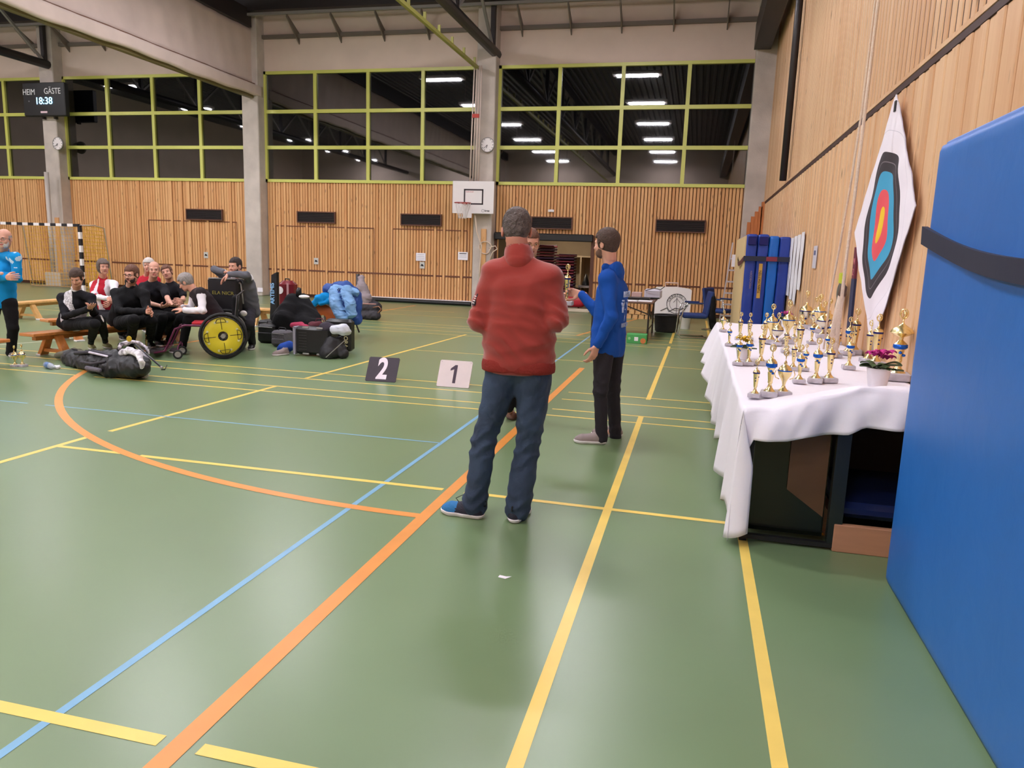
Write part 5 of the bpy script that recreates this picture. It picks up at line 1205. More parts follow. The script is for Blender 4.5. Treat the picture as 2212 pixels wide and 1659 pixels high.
zbox('lower_bracket', (-6.42, yb - .03, 2.48), (-6.17, yb + .02, 2.60), M_white, bb)
zbox('mount', (-6.25, yb + .03, 2.75), (-5.9, 20.62, 2.85), M_grey, bb); zbox('mount', (-6.25, yb + .03, 3.2), (-5.9, 20.62, 3.3), M_grey, bb)
# hanging rope curtain cord and coil beside the column
cr = thing('rope', 'pale rope coiled on a hook of the middle column', 'rope', (-5.9, 20.4, 1.3))
c = at(1048, 535, 20.57)
pts = [c + (.17 * cos(a) * (1 + .12 * sin(3 * a)), .02 * sin(5 * a), .17 * sin(a)) for a in np.linspace(0, 4 * pi * 1.4, 60)]
MB().tube(pts, .018, 6).build('coil', M_rope, cr, smooth=True)
MB().tube([c + (.1, 0, .0), c + (.3, -.02, .06), c + (.36, -.02, -.02), c + (.22, 0, -.12), c + (.12, 0, -.4)], .016, 6).build('loose_end', M_rope, cr, smooth=True)
MB().tube([at(1026, 465, 20.4), at(1030, 500, 20.4), at(1040, 530, 20.4), at(1037, 570, 20.55), at(1034, 640, 20.58)], .022, 6).build('hanging_part', M_rope, cr, smooth=True)
lp = thing('pull_cord', 'bundle of pale cords running down the middle column from the roof', 'rope', (-6.2, 20.4, 4))
for dx in (-.10, -.03, .04, .10): MB().tube([(-6.12 + dx, 20.4, 6.5), (-6.14 + dx * 1.1, 20.4, 5.0), (-6.16 + dx * 1.2, 20.42, 3.48)], .02, 6).build('cord', M_curt, lp, smooth=True)
MB().box((-6.24, 20.36, 5.15), (-6.05, 20.385, 5.25)).build('red_tag', mat('tag_red', (190, 70, 62), .7), lp)
# post at left column
pl = thing('volleyball_post', 'pale upright post standing before the left column', 'post', (-20.1, 20.2, 0))
MB().tube([(-20.33, 20.3, 0), (-20.33, 20.3, 3.6)], .07, 12).build('post', mat('post_pale', (190, 180, 172), .45), pl, smooth=True)
zbox('foot', (-20.5, 20.1, 0), (-19.9, 20.5, .45), mat('post_foot', (196, 184, 170), .6), pl, .03)
# handball goal
gp = at(172, 489, 18.6); gx = gp[0]; gy = 18.6; gl_ = thing('handball_goal', 'black and white handball goal with yellow net at the left wall', 'goal', (gx - 1.5, gy, 0))
M_gnet = mat('net_yellow', (226, 176, 52), .8)
ZT = 1.93
for k in range(15):
    a = gx - 3.0 + k * .2; m = M_ink if k % 2 == 0 else M_white
    zbox('crossbar_band', (a, gy - .04, ZT - .04), (a + .2, gy + .04, ZT + .04), m, gl_)
for xx in (gx, gx - 3.0):
    for k in range(10):
        zbox('post_band', (xx - .04, gy - .04, k * .193), (xx + .04, gy + .04, k * .193 + .193), M_ink if k % 2 == 1 else M_white, gl_)
    MB().tube([(xx, gy, ZT), (xx + .02, gy + .55, ZT + .02), (xx + .03, gy + .9, ZT - .05), (xx + .05, gy + 1.1, .05)], .02, 8).build('net_support', mat('support_pale', (196, 176, 160), .5), gl_, smooth=True)
MB().tube([(gx - 3.0, gy + 1.08, .04), (gx + .04, gy + 1.08, .04)], .02, 8).build('ground_bar', mat('support_pale', (0, 0, 0)), gl_)
ng = MB(); st_ = .12
def netpanel(P00, P10, P11, P01, nu, nv, r=.006):
    P00, P10, P11, P01 = map(lambda p: np.array(p, float), (P00, P10, P11, P01))
    q = lambda u, v: (1 - u) * (1 - v) * P00 + u * (1 - v) * P10 + u * v * P11 + (1 - u) * v * P01 + np.array([0, .05 * sin(pi * u) * sin(pi * v), 0])
    for i in range(nu + 1): ng.tube([q(i / nu, v) for v in np.linspace(0, 1, 7)], r, 3)
    for j in range(nv + 1): ng.tube([q(u, j / nv) for u in np.linspace(0, 1, 9)], r, 3)
netpanel((gx - 3, gy + .9, ZT - .05), (gx, gy + .9, ZT - .05), (gx + .03, gy + 1.05, .05), (gx - 3, gy + 1.05, .05), 26, 17)
netpanel((gx, gy, ZT), (gx + .03, gy + .9, ZT - .05), (gx + .04, gy + 1.05, .05), (gx, gy + .05, .05), 8, 17, .008)
ng.build('net', M_gnet, gl_, kind='stuff')
# ladder
ld = thing('step_ladder', 'aluminium step ladder leaning behind the upright blue mats', 'ladder', (.8, 18.6, 0)); M_alu = mat('aluminium', (206, 198, 202), .35, metal=.5)
A = at(1552, 705, 18.4); B = at(1583, 524, 18.4); A[2] = 0; dx = .48
MB().bar(A, B, .03, .07, (0, 1, 0)).build('stile', M_alu, ld); MB().bar(A + (dx, 0, 0), B + (dx * .8, 0, 0), .03, .07, (0, 1, 0)).build('stile', M_alu, ld)
for k in range(1, 7):
    p = A + (B - A) * k / 7.4; MB().box((p[0], p[1] - .06, p[2] - .015), (p[0] + dx * .95, p[1] + .05, p[2] + .02)).build('step', M_alu, ld)
p = A + (B - A) * .80; zbox('warning_plate', (p[0] + .04, p[1] - .075, p[2] - .16), (p[0] + .38, p[1] - .065, p[2] + .12), M_paper, ld)
MB().prism([(p[0] + .14, p[1] - .08, p[2] - .06), (p[0] + .26, p[1] - .08, p[2] - .05), (p[0] + .26, p[1] - .08, p[2] + .0)], (0, .004, 0)).build('warning_symbol', M_ink, ld)
# folding table with equipment
ft = thing('folding_table', 'brown folding table with laptop and papers behind the blue hoodie man', 'table', (-1.2, 15, 0)); M_tt = mat('table_edge_brown', (96, 66, 52), .5)
zbox('tabletop', (-1.95, 14.2, .70), (-.74, 16.0, .735), M_tt, ft, .008)
for x in (-1.88, -.82):
    for y in (14.3, 15.9): MB().tube([(x, y, 0), (x, y, .70)], .02, 6).build('leg', M_steel, ft)
    MB().tube([(x, 14.3, .62), (x, 15.1, .36), (x, 15.9, .62)], .012, 5).build('brace', M_steel, ft); MB().tube([(x, 14.3, .2), (x, 15.9, .2)], .012, 5).build('brace', M_steel, ft)
MB().tube([(-1.88, 14.3, .5), (-1.35, 14.3, .68)], .012, 5).build('brace', M_steel, ft); MB().tube([(-.82, 14.3, .5), (-1.35, 14.3, .68)], .012, 5).build('brace', M_steel, ft)
for (x0, x1, y0, y1, n_) in ((-1.5, -1.05, 14.25, 14.6, 'left'), (-1.04, -.78, 14.3, 14.7, 'right')):
    setp(MB().box((x0, y0, .736), (x1, y1, .745)).build('paper_sheet', M_paper), 'white paper sheets at the near edge of the folding table, %s pile' % n_, 'paper')
lt = thing('laptop', 'closed dark laptop on the folding table', 'laptop', (-1.05, 15, .74)); zbox('laptop_body', (-1.3, 14.8, .737), (-.85, 15.1, .765), M_black, lt, .008); zbox('lid', (-1.3, 14.8, .768), (-.85, 15.1, .785), M_steel, lt, .006)
pn = thing('printer', 'pale printer standing on the folding table', 'printer', (-.95, 15.6, .74)); zbox('printer_body', (-1.0, 15.4, .737), (-.66, 15.75, .93), mat('printer_pale', (196, 190, 204), .5), pn, .03); zbox('tray', (-.97, 15.3, .75), (-.69, 15.4, .77), M_black, pn)
MB().tube([(-.98, 15.38, .9), (-.8, 15.3, .96), (-.68, 15.36, .93), (-.6, 15.38, 1.0)], .008, 5).build('cable', M_black, pn, smooth=True)
zz = MB().box((-1.25, 15.35, .737), (-1.05, 15.6, .86), .01).build('small_box', mat('rose_box', (190, 160, 156), .6)); setp(zz, 'small rose-grey box beside the printer on the folding table', 'box')
# poster-like target bag with handle
tg = thing('target_stand', 'white target board with round emblem and carrying handle near the far wall', 'target', (-.5, 18.8, 0))
MB().prism([(-.98, 18.8, .1), (-.1, 18.8, .1), (-.08, 18.8, .80), (-.12, 18.8, .84), (-.45, 18.8, .88), (-.92, 18.8, .86), (-.97, 18.8, .82)], (0, .12, 0)).build('board', M_white, tg)
MB().tube([(-.72, 18.85, .86), (-.72, 18.85, .97), (-.42, 18.85, .97), (-.42, 18.85, .86)], .018, 6).build('handle', mat('handle_pale', (220, 190, 180), .5), tg)
MB().tube([(-.42 + .24 * cos(a), 18.79, .47 + .24 * sin(a)) for a in np.linspace(0, 2 * pi, 32, endpoint=False)], .006, 4, closed=True).tube([(-.42 + .17 * cos(a), 18.79, .47 + .17 * sin(a)) for a in np.linspace(0, 2 * pi, 28, endpoint=False)], .004, 4, closed=True).build('emblem_ring', M_ink, tg, kind='stuff')
for k, chh in enumerate('CAROTOLIV'):
    a = radians(160 - k * 18); text('lettering', chh, .075, (-.42 + .205 * cos(a), 18.79, .47 + .205 * sin(a)), (sin(a), 0, -cos(a)), (cos(a), 0, sin(a)), M_ink, tg)
MB().tube([(-.8, 18.79, .28), (-.65, 18.79, .36), (-.6, 18.79, .27), (-.45, 18.79, .36), (-.3, 18.79, .34), (-.2, 18.79, .42), (-.14, 18.79, .44)], .008, 4).build('signature', M_ink, tg)
MB().tube([(-.42, 18.79, .15), (-.42, 18.79, .62)], .005, 4).tube([(-.5, 18.79, .5), (-.42, 18.79, .6), (-.34, 18.79, .5)], .005, 4).build('emblem_bow', M_ink, tg, kind='stuff')
for x in (-.9, -.2): MB().tube([(x, 18.86, 0), (x, 18.86, .12)], .02, 6).build('foot', M_steel, tg)
# basket, bucket, wood, green box
bk_ = thing('waste_basket', 'black wicker basket under the folding table', 'basket', (-.62, 16.3, 0))
MB().lathe([(.2, 0), (.235, .02), (.27, .33), (.275, .36), (.26, .36), (.22, .03)], 24, (-.55, 16.35, 0)).build('basket_body', mat('basket_black', (36, 34, 36), .8, bump=.6, bscale=60), bk_, smooth=radians(40))
MB().tube([(-.55 + .272 * cos(a), 16.35 + .272 * sin(a), .36) for a in np.linspace(0, 2 * pi, 24, endpoint=False)], .014, 5, closed=True).build('rim', M_black, bk_)
setp(MB().lathe([(.10, 0), (.13, .3), (.135, .31), (.12, .3), (.09, .02)], 18, (-.17, 17.3, 0)).build('bucket', mat('bucket_white', (214, 208, 200), .5), smooth=radians(40)), 'white bucket standing beside the wicker basket', 'bucket')
rw = random.Random(5)
for k in range(7):
    x = -1.62 + (k % 4) * .16 + (.07 if k > 3 else 0); z = .0 if k < 4 else .115
    p = thing('firewood_block', '%s pale wood block from the left in the %s row by the far wall' % (ORD[k if k < 4 else k - 4], 'lower' if k < 4 else 'upper'), 'wood block', (x, 19.6, z), 'pale wood blocks by the far wall')
    MB().hexa([(x - .07, 19.4, z), (x + .07, 19.4, z), (x + .07, 19.8, z), (x - .07, 19.8, z), (x - .06, 19.42, z + .11), (x + .07, 19.4, z + .1), (x + .065, 19.8, z + .11), (x - .07, 19.8, z + .1)]).build('split_wood', mat('wood_block_pale', (206, 160, 104), .7, var=.2, vscale=9), p)
gb = thing('fruit_box', 'green cardboard box with an orange print on the floor', 'box', (-1.0, 13.9, 0)); M_gb = mat('carton_green', (72, 156, 84), .6)
zbox('carton', (-1.16, 13.75, 0), (-.80, 14.0, .17), M_gb, gb, .006); zbox('label_patch', (-1.02, 13.745, .05), (-.95, 13.75, .12), M_paper, gb)
MB().lathe([(.05, -.002), (.05, .002)], 16, (-.86, 13.747, .055), [[1, 0, 0], [0, 0, -1], [0, 1, 0]]).build('fruit_print', mat('print_orange', (206, 120, 62), .6), gb)
MB().lathe([(.025, -.002), (.025, .002)], 16, (-1.11, 13.747, .09), [[1, 0, 0], [0, 0, -1], [0, 1, 0]]).build('logo_print', mat('print_lightgreen', (150, 200, 140), .6), gb)
# cantilever chairs
M_navc = mat('chair_navy', (20, 46, 104), .7, bump=.15, bscale=30); M_chr = mat('chrome', (210, 210, 214), .15, metal=1)
def chair(c, lab, s=1, rz=0):
    o = thing('cantilever_chair', lab, 'chair', c, None, rz); L = dict(local=True)
    for y in (-.25, .25): MB().tube([(.25, y, .012), (-.26, y, .012), (-.30, y, .06), (-.27, y, .42), (-.22, y, .66), (-.15, y, .69), (.12, y, .69)], .014, 8).build('frame_tube', M_chr, o, smooth=True, **L)
    MB().tube([(.25, -.25, .012), (.25, .25, .012)], .014, 8).build('frame_tube', M_chr, o, smooth=True, **L)
    V, Fc = SD(.015).box((0, 0, .44), (.24, .24, .045), rd=.035).build(); link('seat', raw_mesh('seat', V, Fc, M_navc, True), o)
    V, Fc = SD(.015).box((.27, 0, .68), (.035, .23, .26), [[cos(.18), 0, -sin(.18)], [0, 1, 0], [sin(.18), 0, cos(.18)]], rd=.03).build(); link('backrest', raw_mesh('backrest', V, Fc, M_navc, True), o)
    for y in (-.25, .25): MB().box((-.16, y - .025, .69), (.14, y + .025, .715), .008).build('armrest', M_navc, o, **L)
    return o
chair((.0, 15.5, 0), 'navy blue cantilever chair with a dark jacket over its back', rz=.15)
chair((.55, 17.4, 0), 'navy blue cantilever chair half hidden behind the upright mats', rz=2.6)
jk = sdobj('jacket', SD(.018).box((.36, 15.55, .62), (.05, .26, .24), rd=.04).cap((.36, 15.4, .45), (.42, 15.38, .16), .07, .05, k=.05).cap((.36, 15.7, .45), (.4, 15.72, .2), .07, .06, k=.05), BLK, disp=folds(.012, 4, 12)); setp(jk, 'dark jacket hanging over the back of the near navy chair', 'jacket')
# place-number boards
def numboard(bl, br, tdz, dy, num, mb_, mf, lab):
    bl = np.array((*bl, 0.0)); br = np.array((*br, 0.0)); up = np.array((0.0, dy, tdz)); x = nrm(br - bl); n = nrm(np.cross(x, up)); L = np.linalg.norm(br - bl)
    o = thing('number_board', lab, 'sign', (bl + br) / 2)
    e = .015; q = lambda a, b: bl + x * a * L + up * b
    poly = [q(.02, 0), q(.98, 0), q(1, .04), q(1, .96), q(.97, 1), q(.03, 1), q(0, .96), q(0, .04)]
    MB().prism([p + (0, 0, .004) for p in poly], -n * .012).build('plate', mb_, o)
    if num == '2': text('numeral', num, .36, q(.5, .50) + n * .002, x, up, mf, o, bold=.012, sx=.72)
    else: MB().prism([q(a, b) + n * .001 for a, b in ((.47, .16), (.56, .16), (.56, .84), (.49, .84), (.36, .70), (.36, .62), (.47, .68))], n * .004).build('numeral', mf, o)
    MB().bar(q(.5, .85) - n * .02, q(.5, .85) + (0, dy * 1.6 + .1, 0) - (0, 0, tdz * .82), .02, .02, (1, 0, 0)).build('prop', M_steel, o)
    return o, q, n
numboard((-3.73, 8.08), (-3.36, 8.12), .27, .14, '2', mat('board_dark', (58, 48, 60), .6, var=.06, vscale=8), mat('numeral_white', (240, 228, 240), .6), 'dark board with a white number 2 leaning on the floor')
o, q, n = numboard((-2.84, 8.09), (-2.45, 8.10), .29, .15, '1', mat('board_pale', (220, 204, 204), .6, var=.03, vscale=8), mat('numeral_dark', (62, 42, 60), .6), 'pale board with a dark number 1 leaning on the floor')
for a, b in ((.05, .95), (.95, .95)): MB().lathe([(.004, 0), (.004, .003)], 8, q(a, b) + n * .003).build('screw', M_ink, o)
c = fl(1090, 1247); ps = MB().add([c + (-.03, -.012, .002), c + (.008, -.02, .002), c + (.034, .012, .004), c + (.008, 0, .006), c + (-.028, .012, .003)], [(0, 1, 3, 4), (1, 2, 3)]).build('paper_scrap', M_paper); setp(ps, 'tiny white scrap of paper on the green floor in the foreground', 'paper')
# ================================================================ left side: benches, wheelchair, bags
M_bench = mat('bench_wood', (196, 122, 62), .4, var=.15, vscale=5, stretch=(4, .5, 4), coat=.3); M_bench2 = mat('bench_wood_pale', (216, 166, 104), .45, var=.1, vscale=5, stretch=(4, .5, 4))
def bench(a, b, m, lab):
    a = np.array((*a, 0.)); b = np.array((*b, 0.)); L = np.linalg.norm(b - a); rz = math.atan2(b[1] - a[1], b[0] - a[0]); o = thing('gym_bench', lab, 'bench', a, None, rz)
    MB().box((0, -.13, .30), (L, .13, .34), .006).build('seat', m, o, local=True); MB().box((.1, -.035, .24), (L - .1, .035, .30)).build('rail', m, o, local=True)
    for x in (.38, L - .45):
        for s in (-1, 1): MB().hexa([(x - .06, s * .23 - .03, 0), (x + .06, s * .23 - .03, 0), (x + .06, s * .23 + .03, 0), (x - .06, s * .23 + .03, 0), (x - .045, s * .075 - .03, .30), (x + .045, s * .075 - .03, .30), (x + .045, s * .075 + .03, .30), (x - .045, s * .075 + .03, .30)]).build('leg', m, o, local=True)
        for s in (-1, 1): MB().box((x - .065, s * .235 - .04, 0), (x + .065, s * .235 + .04, .025), .004).build('rubber_foot', M_white, o, local=True)
        MB().box((x - .03, -.2, .06), (x + .03, .2, .10)).build('crosspiece', m, o, local=True)
    return o
bench((-8.22, 7.72), (-7.9, 10.5), M_bench, 'orange wooden gym bench on which the youth and the hoodie man sit')
bench((-8.1, 4.6), (-8.05, 7.22), M_bench, 'end of a wooden gym bench cut off by the left picture edge')
bench((-12.3, 11.3), (-12.55, 13.9), M_bench2, 'pale wooden gym bench with white feet far left behind the youth')
bench((-7.8, 12.95), (-10.3, 12.9), M_bench2, 'pale wooden gym bench behind the leaning man near the bags')
bench((-9.45, 9.2), (-8.7, 11.3), M_bench, 'wooden gym bench under the woman in the red vest')

def ppm(px, py, Y):
    p = at(px, py, Y); q = R3.T @ (p - EYE); return F / q[2]
def chain(sd, pts, k=.03, sub=False):
    for (a, b) in zip(pts[:-1], pts[1:]): sd.cap(at(*a[:3]), at(*b[:3]), a[3] / ppm(*a[:3]), b[3] / ppm(*b[:3]), k=k, sub=sub)
    return sd
def floorcut(sd): return sd.half((0, 0, .003), (0, 0, -1))

# ---- sports wheelchair
wc = thing('wheelchair', 'sports wheelchair with yellow wheel cover carrying the grey-haired woman', 'wheelchair', (-6.3, 9.1, 0)); M_plum_f = mat('frame_plum', (92, 30, 62), .35, metal=.4)
M_tyre = mat('tyre', (22, 20, 22), .7); M_ycov = mat('wheel_cover_yellow', (212, 192, 40), .45); MY = [[1, 0, 0], [0, 0, -1], [0, 1, 0]]
def big_wheel(c, cover, par, full=True):
    w_ = link('wheel', MB().tube([(.295 * cos(a), 0, .295 * sin(a)) for a in np.linspace(0, 2 * pi, 40, endpoint=False)], .021, 8, closed=True).mesh('wheel', M_tyre, True), par, tuple(np.array(c) - root_loc(par)))
    link('push_rim', MB().tube([(.262 * cos(a), -.045, .262 * sin(a)) for a in np.linspace(0, 2 * pi, 40, endpoint=False)], .009, 6, closed=True).mesh('push_rim', M_tyre if cover else M_grey, True), w_)
    link('hub', MB().lathe([(.03, -.05), (.03, .05)], 14, M=MY).mesh('hub', M_grey), w_)
    sp_ = MB()
    for k in range(18): a = k * pi / 9; sp_.tube([(.02 * cos(a), 0, .02 * sin(a)), (.285 * cos(a), 0, .285 * sin(a))], .002, 4)
    link('spokes', sp_.mesh('spokes', M_grey), w_, kind='stuff')
    if cover:
        link('wheel_cover', MB().lathe([(.064, .032), (.064, .042), (.072, .046), (.245, .036), (.252, .03), (.072, .034), (.064, .032)], 40, M=MY, caps=False).mesh('wheel_cover', cover, radians(40)), w_)
    return w_
W1 = big_wheel((-6.17, 8.87, .316), M_ycov, wc)
ln = MB()
for k in range(4):
    a = k * pi / 2 + .12; y = -.046
    ln.tube([(.09 * cos(a), y, .09 * sin(a)), (.235 * cos(a), y, .235 * sin(a))], .0035, 4)
    ln.tube([(.20 * cos(a + .35), y, .20 * sin(a + .35)), (.235 * cos(a + .2), y, .235 * sin(a + .2)), (.24 * cos(a), y, .24 * sin(a)), (.235 * cos(a - .2), y, .235 * sin(a - .2)), (.20 * cos(a - .35), y, .20 * sin(a - .35))], .004, 4)
    ln.tube([(.20 * cos(a + .35), y, .20 * sin(a + .35)), (.20 * cos(a - .35), y, .20 * sin(a - .35))], .003, 4)
link('cover_cords', ln.mesh('cover_cords', M_black), W1, kind='stuff')
for k in range(8): link('cover_patch', MB().lathe([(.016, .044), (.016, .047)], 10, (.205 * cos(k * pi / 4 + .5), 0, .205 * sin(k * pi / 4 + .5)), MY).mesh('cover_patch', mat('patch_pale', (206, 200, 150), .5)), W1)
big_wheel((-6.17, 9.50, .316), None, wc)
for y in (8.93, 9.44):
    MB().tube([(-6.15, y, .32), (-6.25, y, .44), (-6.65, y, .45), (-6.78, y, .40), (-6.86, y, .22), (-6.92, y, .10), (-7.05, y, .08)], .015, 8).build('frame_tube', M_plum_f, wc, smooth=True)
    MB().tube([(-6.25, y, .44), (-6.02, y, .50), (-5.98, y, .86), (-5.92, y, .90)], .013, 8).build('back_tube', M_steel, wc, smooth=True)
for x, z in ((-6.15, .32), (-6.7, .43), (-6.9, .12)): MB().tube([(x, 8.9, z), (x, 9.47, z)], .014, 8).build('cross_tube', M_plum_f, wc)
sdobj('cushion', SD(.014).box((-6.38, 9.18, .47), (.20, .21, .025), rd=.025), mat('cushion_red', (180, 30, 44), .8), wc)
sdobj('back_sling', SD(.014).box((-6.03, 9.18, .68), (.03, .23, .17), rd=.03), BLK, wc)
MB().box((-7.15, 8.95, .07), (-6.98, 9.42, .09), .005).build('footplate', M_steel, wc)
for (x, y) in ((-6.75, 8.88), (-6.75, 9.30)):
    w_ = link('caster_wheel', MB().tube([(.05 * cos(a), 0, .05 * sin(a)) for a in np.linspace(0, 2 * pi, 18, endpoint=False)], .014, 6, closed=True).mesh('caster_wheel', M_tyre, True), wc, (x + 6.3, y - 9.1, .064)); link('hub', MB().lathe([(.04, -.008), (.04, .008)], 12, M=MY).mesh('hub', M_grey), w_)
    MB().tube([(x, y, .064), (x, y + .03, .16), (x + .03, y + .12, .22)], .011, 6).build('caster_fork', M_plum_f, wc, smooth=True)
wc.rotation_euler = (0, 0, radians(30)); wc.location = (-6.398, 9.005, 0)
fm = thing('face_mask', 'white mask hanging from the wheelchair back', 'mask', at(528, 675, 9.4)); sdobj('mask_cup', SD(.008).ell(at(526, 677, 9.40), (.055, .03, .042)), M_white, fm); MB().tube([at(508, 658, 9.5), at(512, 664, 9.45), at(516, 672, 9.4)], .006, 5).build('ear_loop', M_grey, fm, smooth=True)
# tall black case the man leans on
tcx = thing('trolley_case', 'tall black case with yellow lettering behind the woman in the wheelchair', 'case', (-6.62, 9.7, 0))
MB().box((-6.93, 9.60, .03), (-6.42, 9.74, 1.05), .03).build('case_shell', mat('case_black', (22, 18, 22), .5), tcx, smooth=radians(35))
MB().box((-6.90, 9.595, 1.035), (-6.46, 9.745, 1.055), .008).build('edge_strip', M_grey, tcx)
text('lettering', 'ELA NICR', .07, (-6.66, 9.597, .84), (1, 0, 0), (0, 0, 1), mat('print_yellow', (150, 140, 62), .6), tcx, sx=1.2)
MB().tube([(-6.40, 9.62, 1.0), (-6.36, 9.6, .98), (-6.33, 9.6, .7)], .012, 6).build('pull_handle', M_grey, tcx, smooth=True)
for x in (-6.86, -6.48): MB().lathe([(.03, -.02), (.03, .02)], 12, (x, 9.68, .03), [[0, 0, 1], [1, 0, 0], [0, 1, 0]]).build('wheel', M_black, tcx)

# ---- the long black bag in front, with what lies on it
M_bag = mat('bag_nylon', (14, 13, 17), .5, bump=.5, bscale=7); M_bag2 = mat('bag_panel', (38, 33, 44), .6, bump=.3, bscale=12)
bg = thing('wheeled_bag', 'long black wheeled archery bag lying on the floor in front of the bench', 'bag', (-7, 7.4, 0))
sb_ = SD(.016); chain(sb_, [(152, 775, 7.75, 20), (200, 784, 7.5, 27), (262, 786, 7.25, 30), (300, 788, 7.15, 24)], .05); chain(sb_, [(160, 790, 7.6, 14), (250, 797, 7.15, 24), (305, 795, 7.05, 18)], .06)
sdobj('bag_body', floorcut(sb_), M_bag, bg, disp=folds(.022, 3, 14))
for pts, nm, m in (([(163, 763, 7.45, 4), (205, 760, 7.3, 4), (240, 768, 7.1, 4)], 'strap', M_bag2), ([(193, 761, 7.3, 2.6), (232, 770, 7.08, 2.6)], 'reflective_strip', mat('strip_silver', (200, 192, 206), .4)),
                   ([(188, 795, 7.12, 5), (215, 800, 6.98, 5)], 'mesh_pocket', mat('mesh_grey', (96, 90, 100), .7, bump=.7, bscale=70)), ([(175, 782, 7.25, 3), (200, 786, 7.12, 3), (226, 781, 7.05, 3)], 'strap', M_bag2), ([(125, 768, 7.9, 7), (160, 758, 7.75, 7), (182, 763, 7.6, 5)], 'flap', mat('flap_olive', (104, 98, 82), .7, bump=.3, bscale=15))):
    sdobj(nm, chain(SD(.01), pts, .01), m, bg)
for px in (312,):
    c = fl(px, 818); c[2] = .06; link('wheel', MB().tube([(.045 * cos(a), 0, .045 * sin(a)) for a in np.linspace(0, 2 * pi, 18, endpoint=False)], .016, 6, closed=True).lathe([(.042, -.015), (.042, .015)], 16, M=MY).mesh('wheel', mat('wheel_pale', (206, 200, 204), .5), True), bg, c - root_loc(bg))
sdobj('wheel_housing', floorcut(chain(SD(.012), [(300, 800, 7.1, 9), (306, 806, 7.15, 9)], .02)), M_black, bg)
ts = thing('towel', 'black and white patterned cloth lying on the end of the black bag', 'cloth', at(285, 762, 7.2)); sdobj('cloth_body', chain(SD(.012), [(262, 762, 7.15, 7), (280, 758, 7.1, 8), (300, 764, 7.05, 7), (306, 782, 6.98, 6), (307, 792, 6.98, 5)], .02), mat('pattern_cloth', (150, 142, 150), .8, vscale=16, var=.25, rgb2=(236, 228, 236)), ts, disp=folds(.012, 8, 30))
bo = thing('compound_bow', 'black and white compound bow lying on the black bag', 'bow', at(290, 745, 7.3))
MB().tube([at(255, 757, 7.2), at(262, 744, 7.25), at(275, 741, 7.3), at(284, 738, 7.35), at(300, 741, 7.4), at(316, 752, 7.45), at(322, 764, 7.4)], [.02, .026, .03, .022, .026, .024, .012], 6).build('riser', mat('camo_limb', (60, 54, 62), .5, var=.5, vscale=25, rgb2=(210, 202, 212)), bo, smooth=True)
for px, py in ((260, 746), (279, 732)): 
    c = at(px, py, 7.25); MB().lathe([(.032, -.006), (.034, 0), (.032, .006)], 16, c, MY).build('cam_wheel', mat('cam_gold', (200, 168, 50), .4, metal=.5) if px == 279 else M_black, bo)
MB().tube([at(290, 742, 7.35), at(348, 793, 7.2)], .011, 6).build('stabiliser', M_black, bo); a = at(349, 794, 7.2); sdobj('stabiliser_weight', SD(.006).ell(a, (.02, .02, .02)), M_grey, bo)
MB().tube([fl(348, 800) + (0, 0, .008), fl(356, 800) + (0, 0, .012), fl(361, 794) + (0, 0, .03)], .006, 5).build('stand_foot', M_black, bo)
MB().add([at(305, 755, 7.3), at(328, 778, 7.25), at(300, 764, 7.28), at(305, 755, 7.31), at(328, 778, 7.26), at(300, 764, 7.29)], [(0, 1, 2), (5, 4, 3), (0, 3, 4, 1), (1, 4, 5, 2), (2, 5, 3, 0)]).build('limb_cover', mat('cover_pale', (190, 182, 190), .6), bo)
bt = thing('water_bottle', 'clear plastic bottle with blue label lying left of the black bag', 'bottle', fl(108, 797)); c = fl(108, 797) + (0, 0, .04)
MB().lathe([(.01, -.12), (.036, -.115), (.037, -.02), (.035, .05), (.022, .085), (.012, .1), (.012, .12)], 16, c, [[0, 0, .93], [.0, 1, -.36], [1, 0, 0]]).build('bottle_body', mat('clear_plastic', (214, 222, 232), .15, alpha=.55), bt, smooth=True)
MB().lathe([(.038, -.08), (.038, -.0)], 16, c, [[0, 0, .93], [.0, 1, -.36], [1, 0, 0]]).build('bottle_label', mat('label_blue', (90, 120, 170), .4), bt, smooth=radians(40))
setp(sdobj('crumpled_wrapper', SD(.008).ell(fl(124, 797) + (0, 0, .025), (.05, .03, .022)), M_paper, disp=folds(.012, 6, 60)), 'crumpled white wrapper between bottle and black bag', 'wrapper')
for px, py, ty, k, lab in ((33, 792, 747, 'c', 'left one of the two gold trophies on the floor at the left edge'), (49, 792, 744, 'c', 'right one of the two gold trophies on the floor at the left edge'), (317, 757, 722, 'g', 'small gold trophy on the floor between the feet of the seated men')):
    p = fl(px, py); trophy(k, p, (py - ty) / ppm(px, py, p[1]) * 1.02, lab, 'trophies on the floor')

# ---- pile of bags and clothes right of the wheelchair
def blob(name, lab, cat, pts, m, vox=.018, k=.04, amp=.018, sc=14, seed=1, flo=True, sds=None, part='body'):
    sd = chain(SD(vox), pts, k)
    if sds: 
        for q in sds: chain(sd, q, k)
    if flo: floorcut(sd)
    o = thing(name, lab, cat, at(pts[0][0], pts[0][1], pts[0][2])); sdobj(part, sd, m, o, disp=folds(amp, seed, sc)); return o
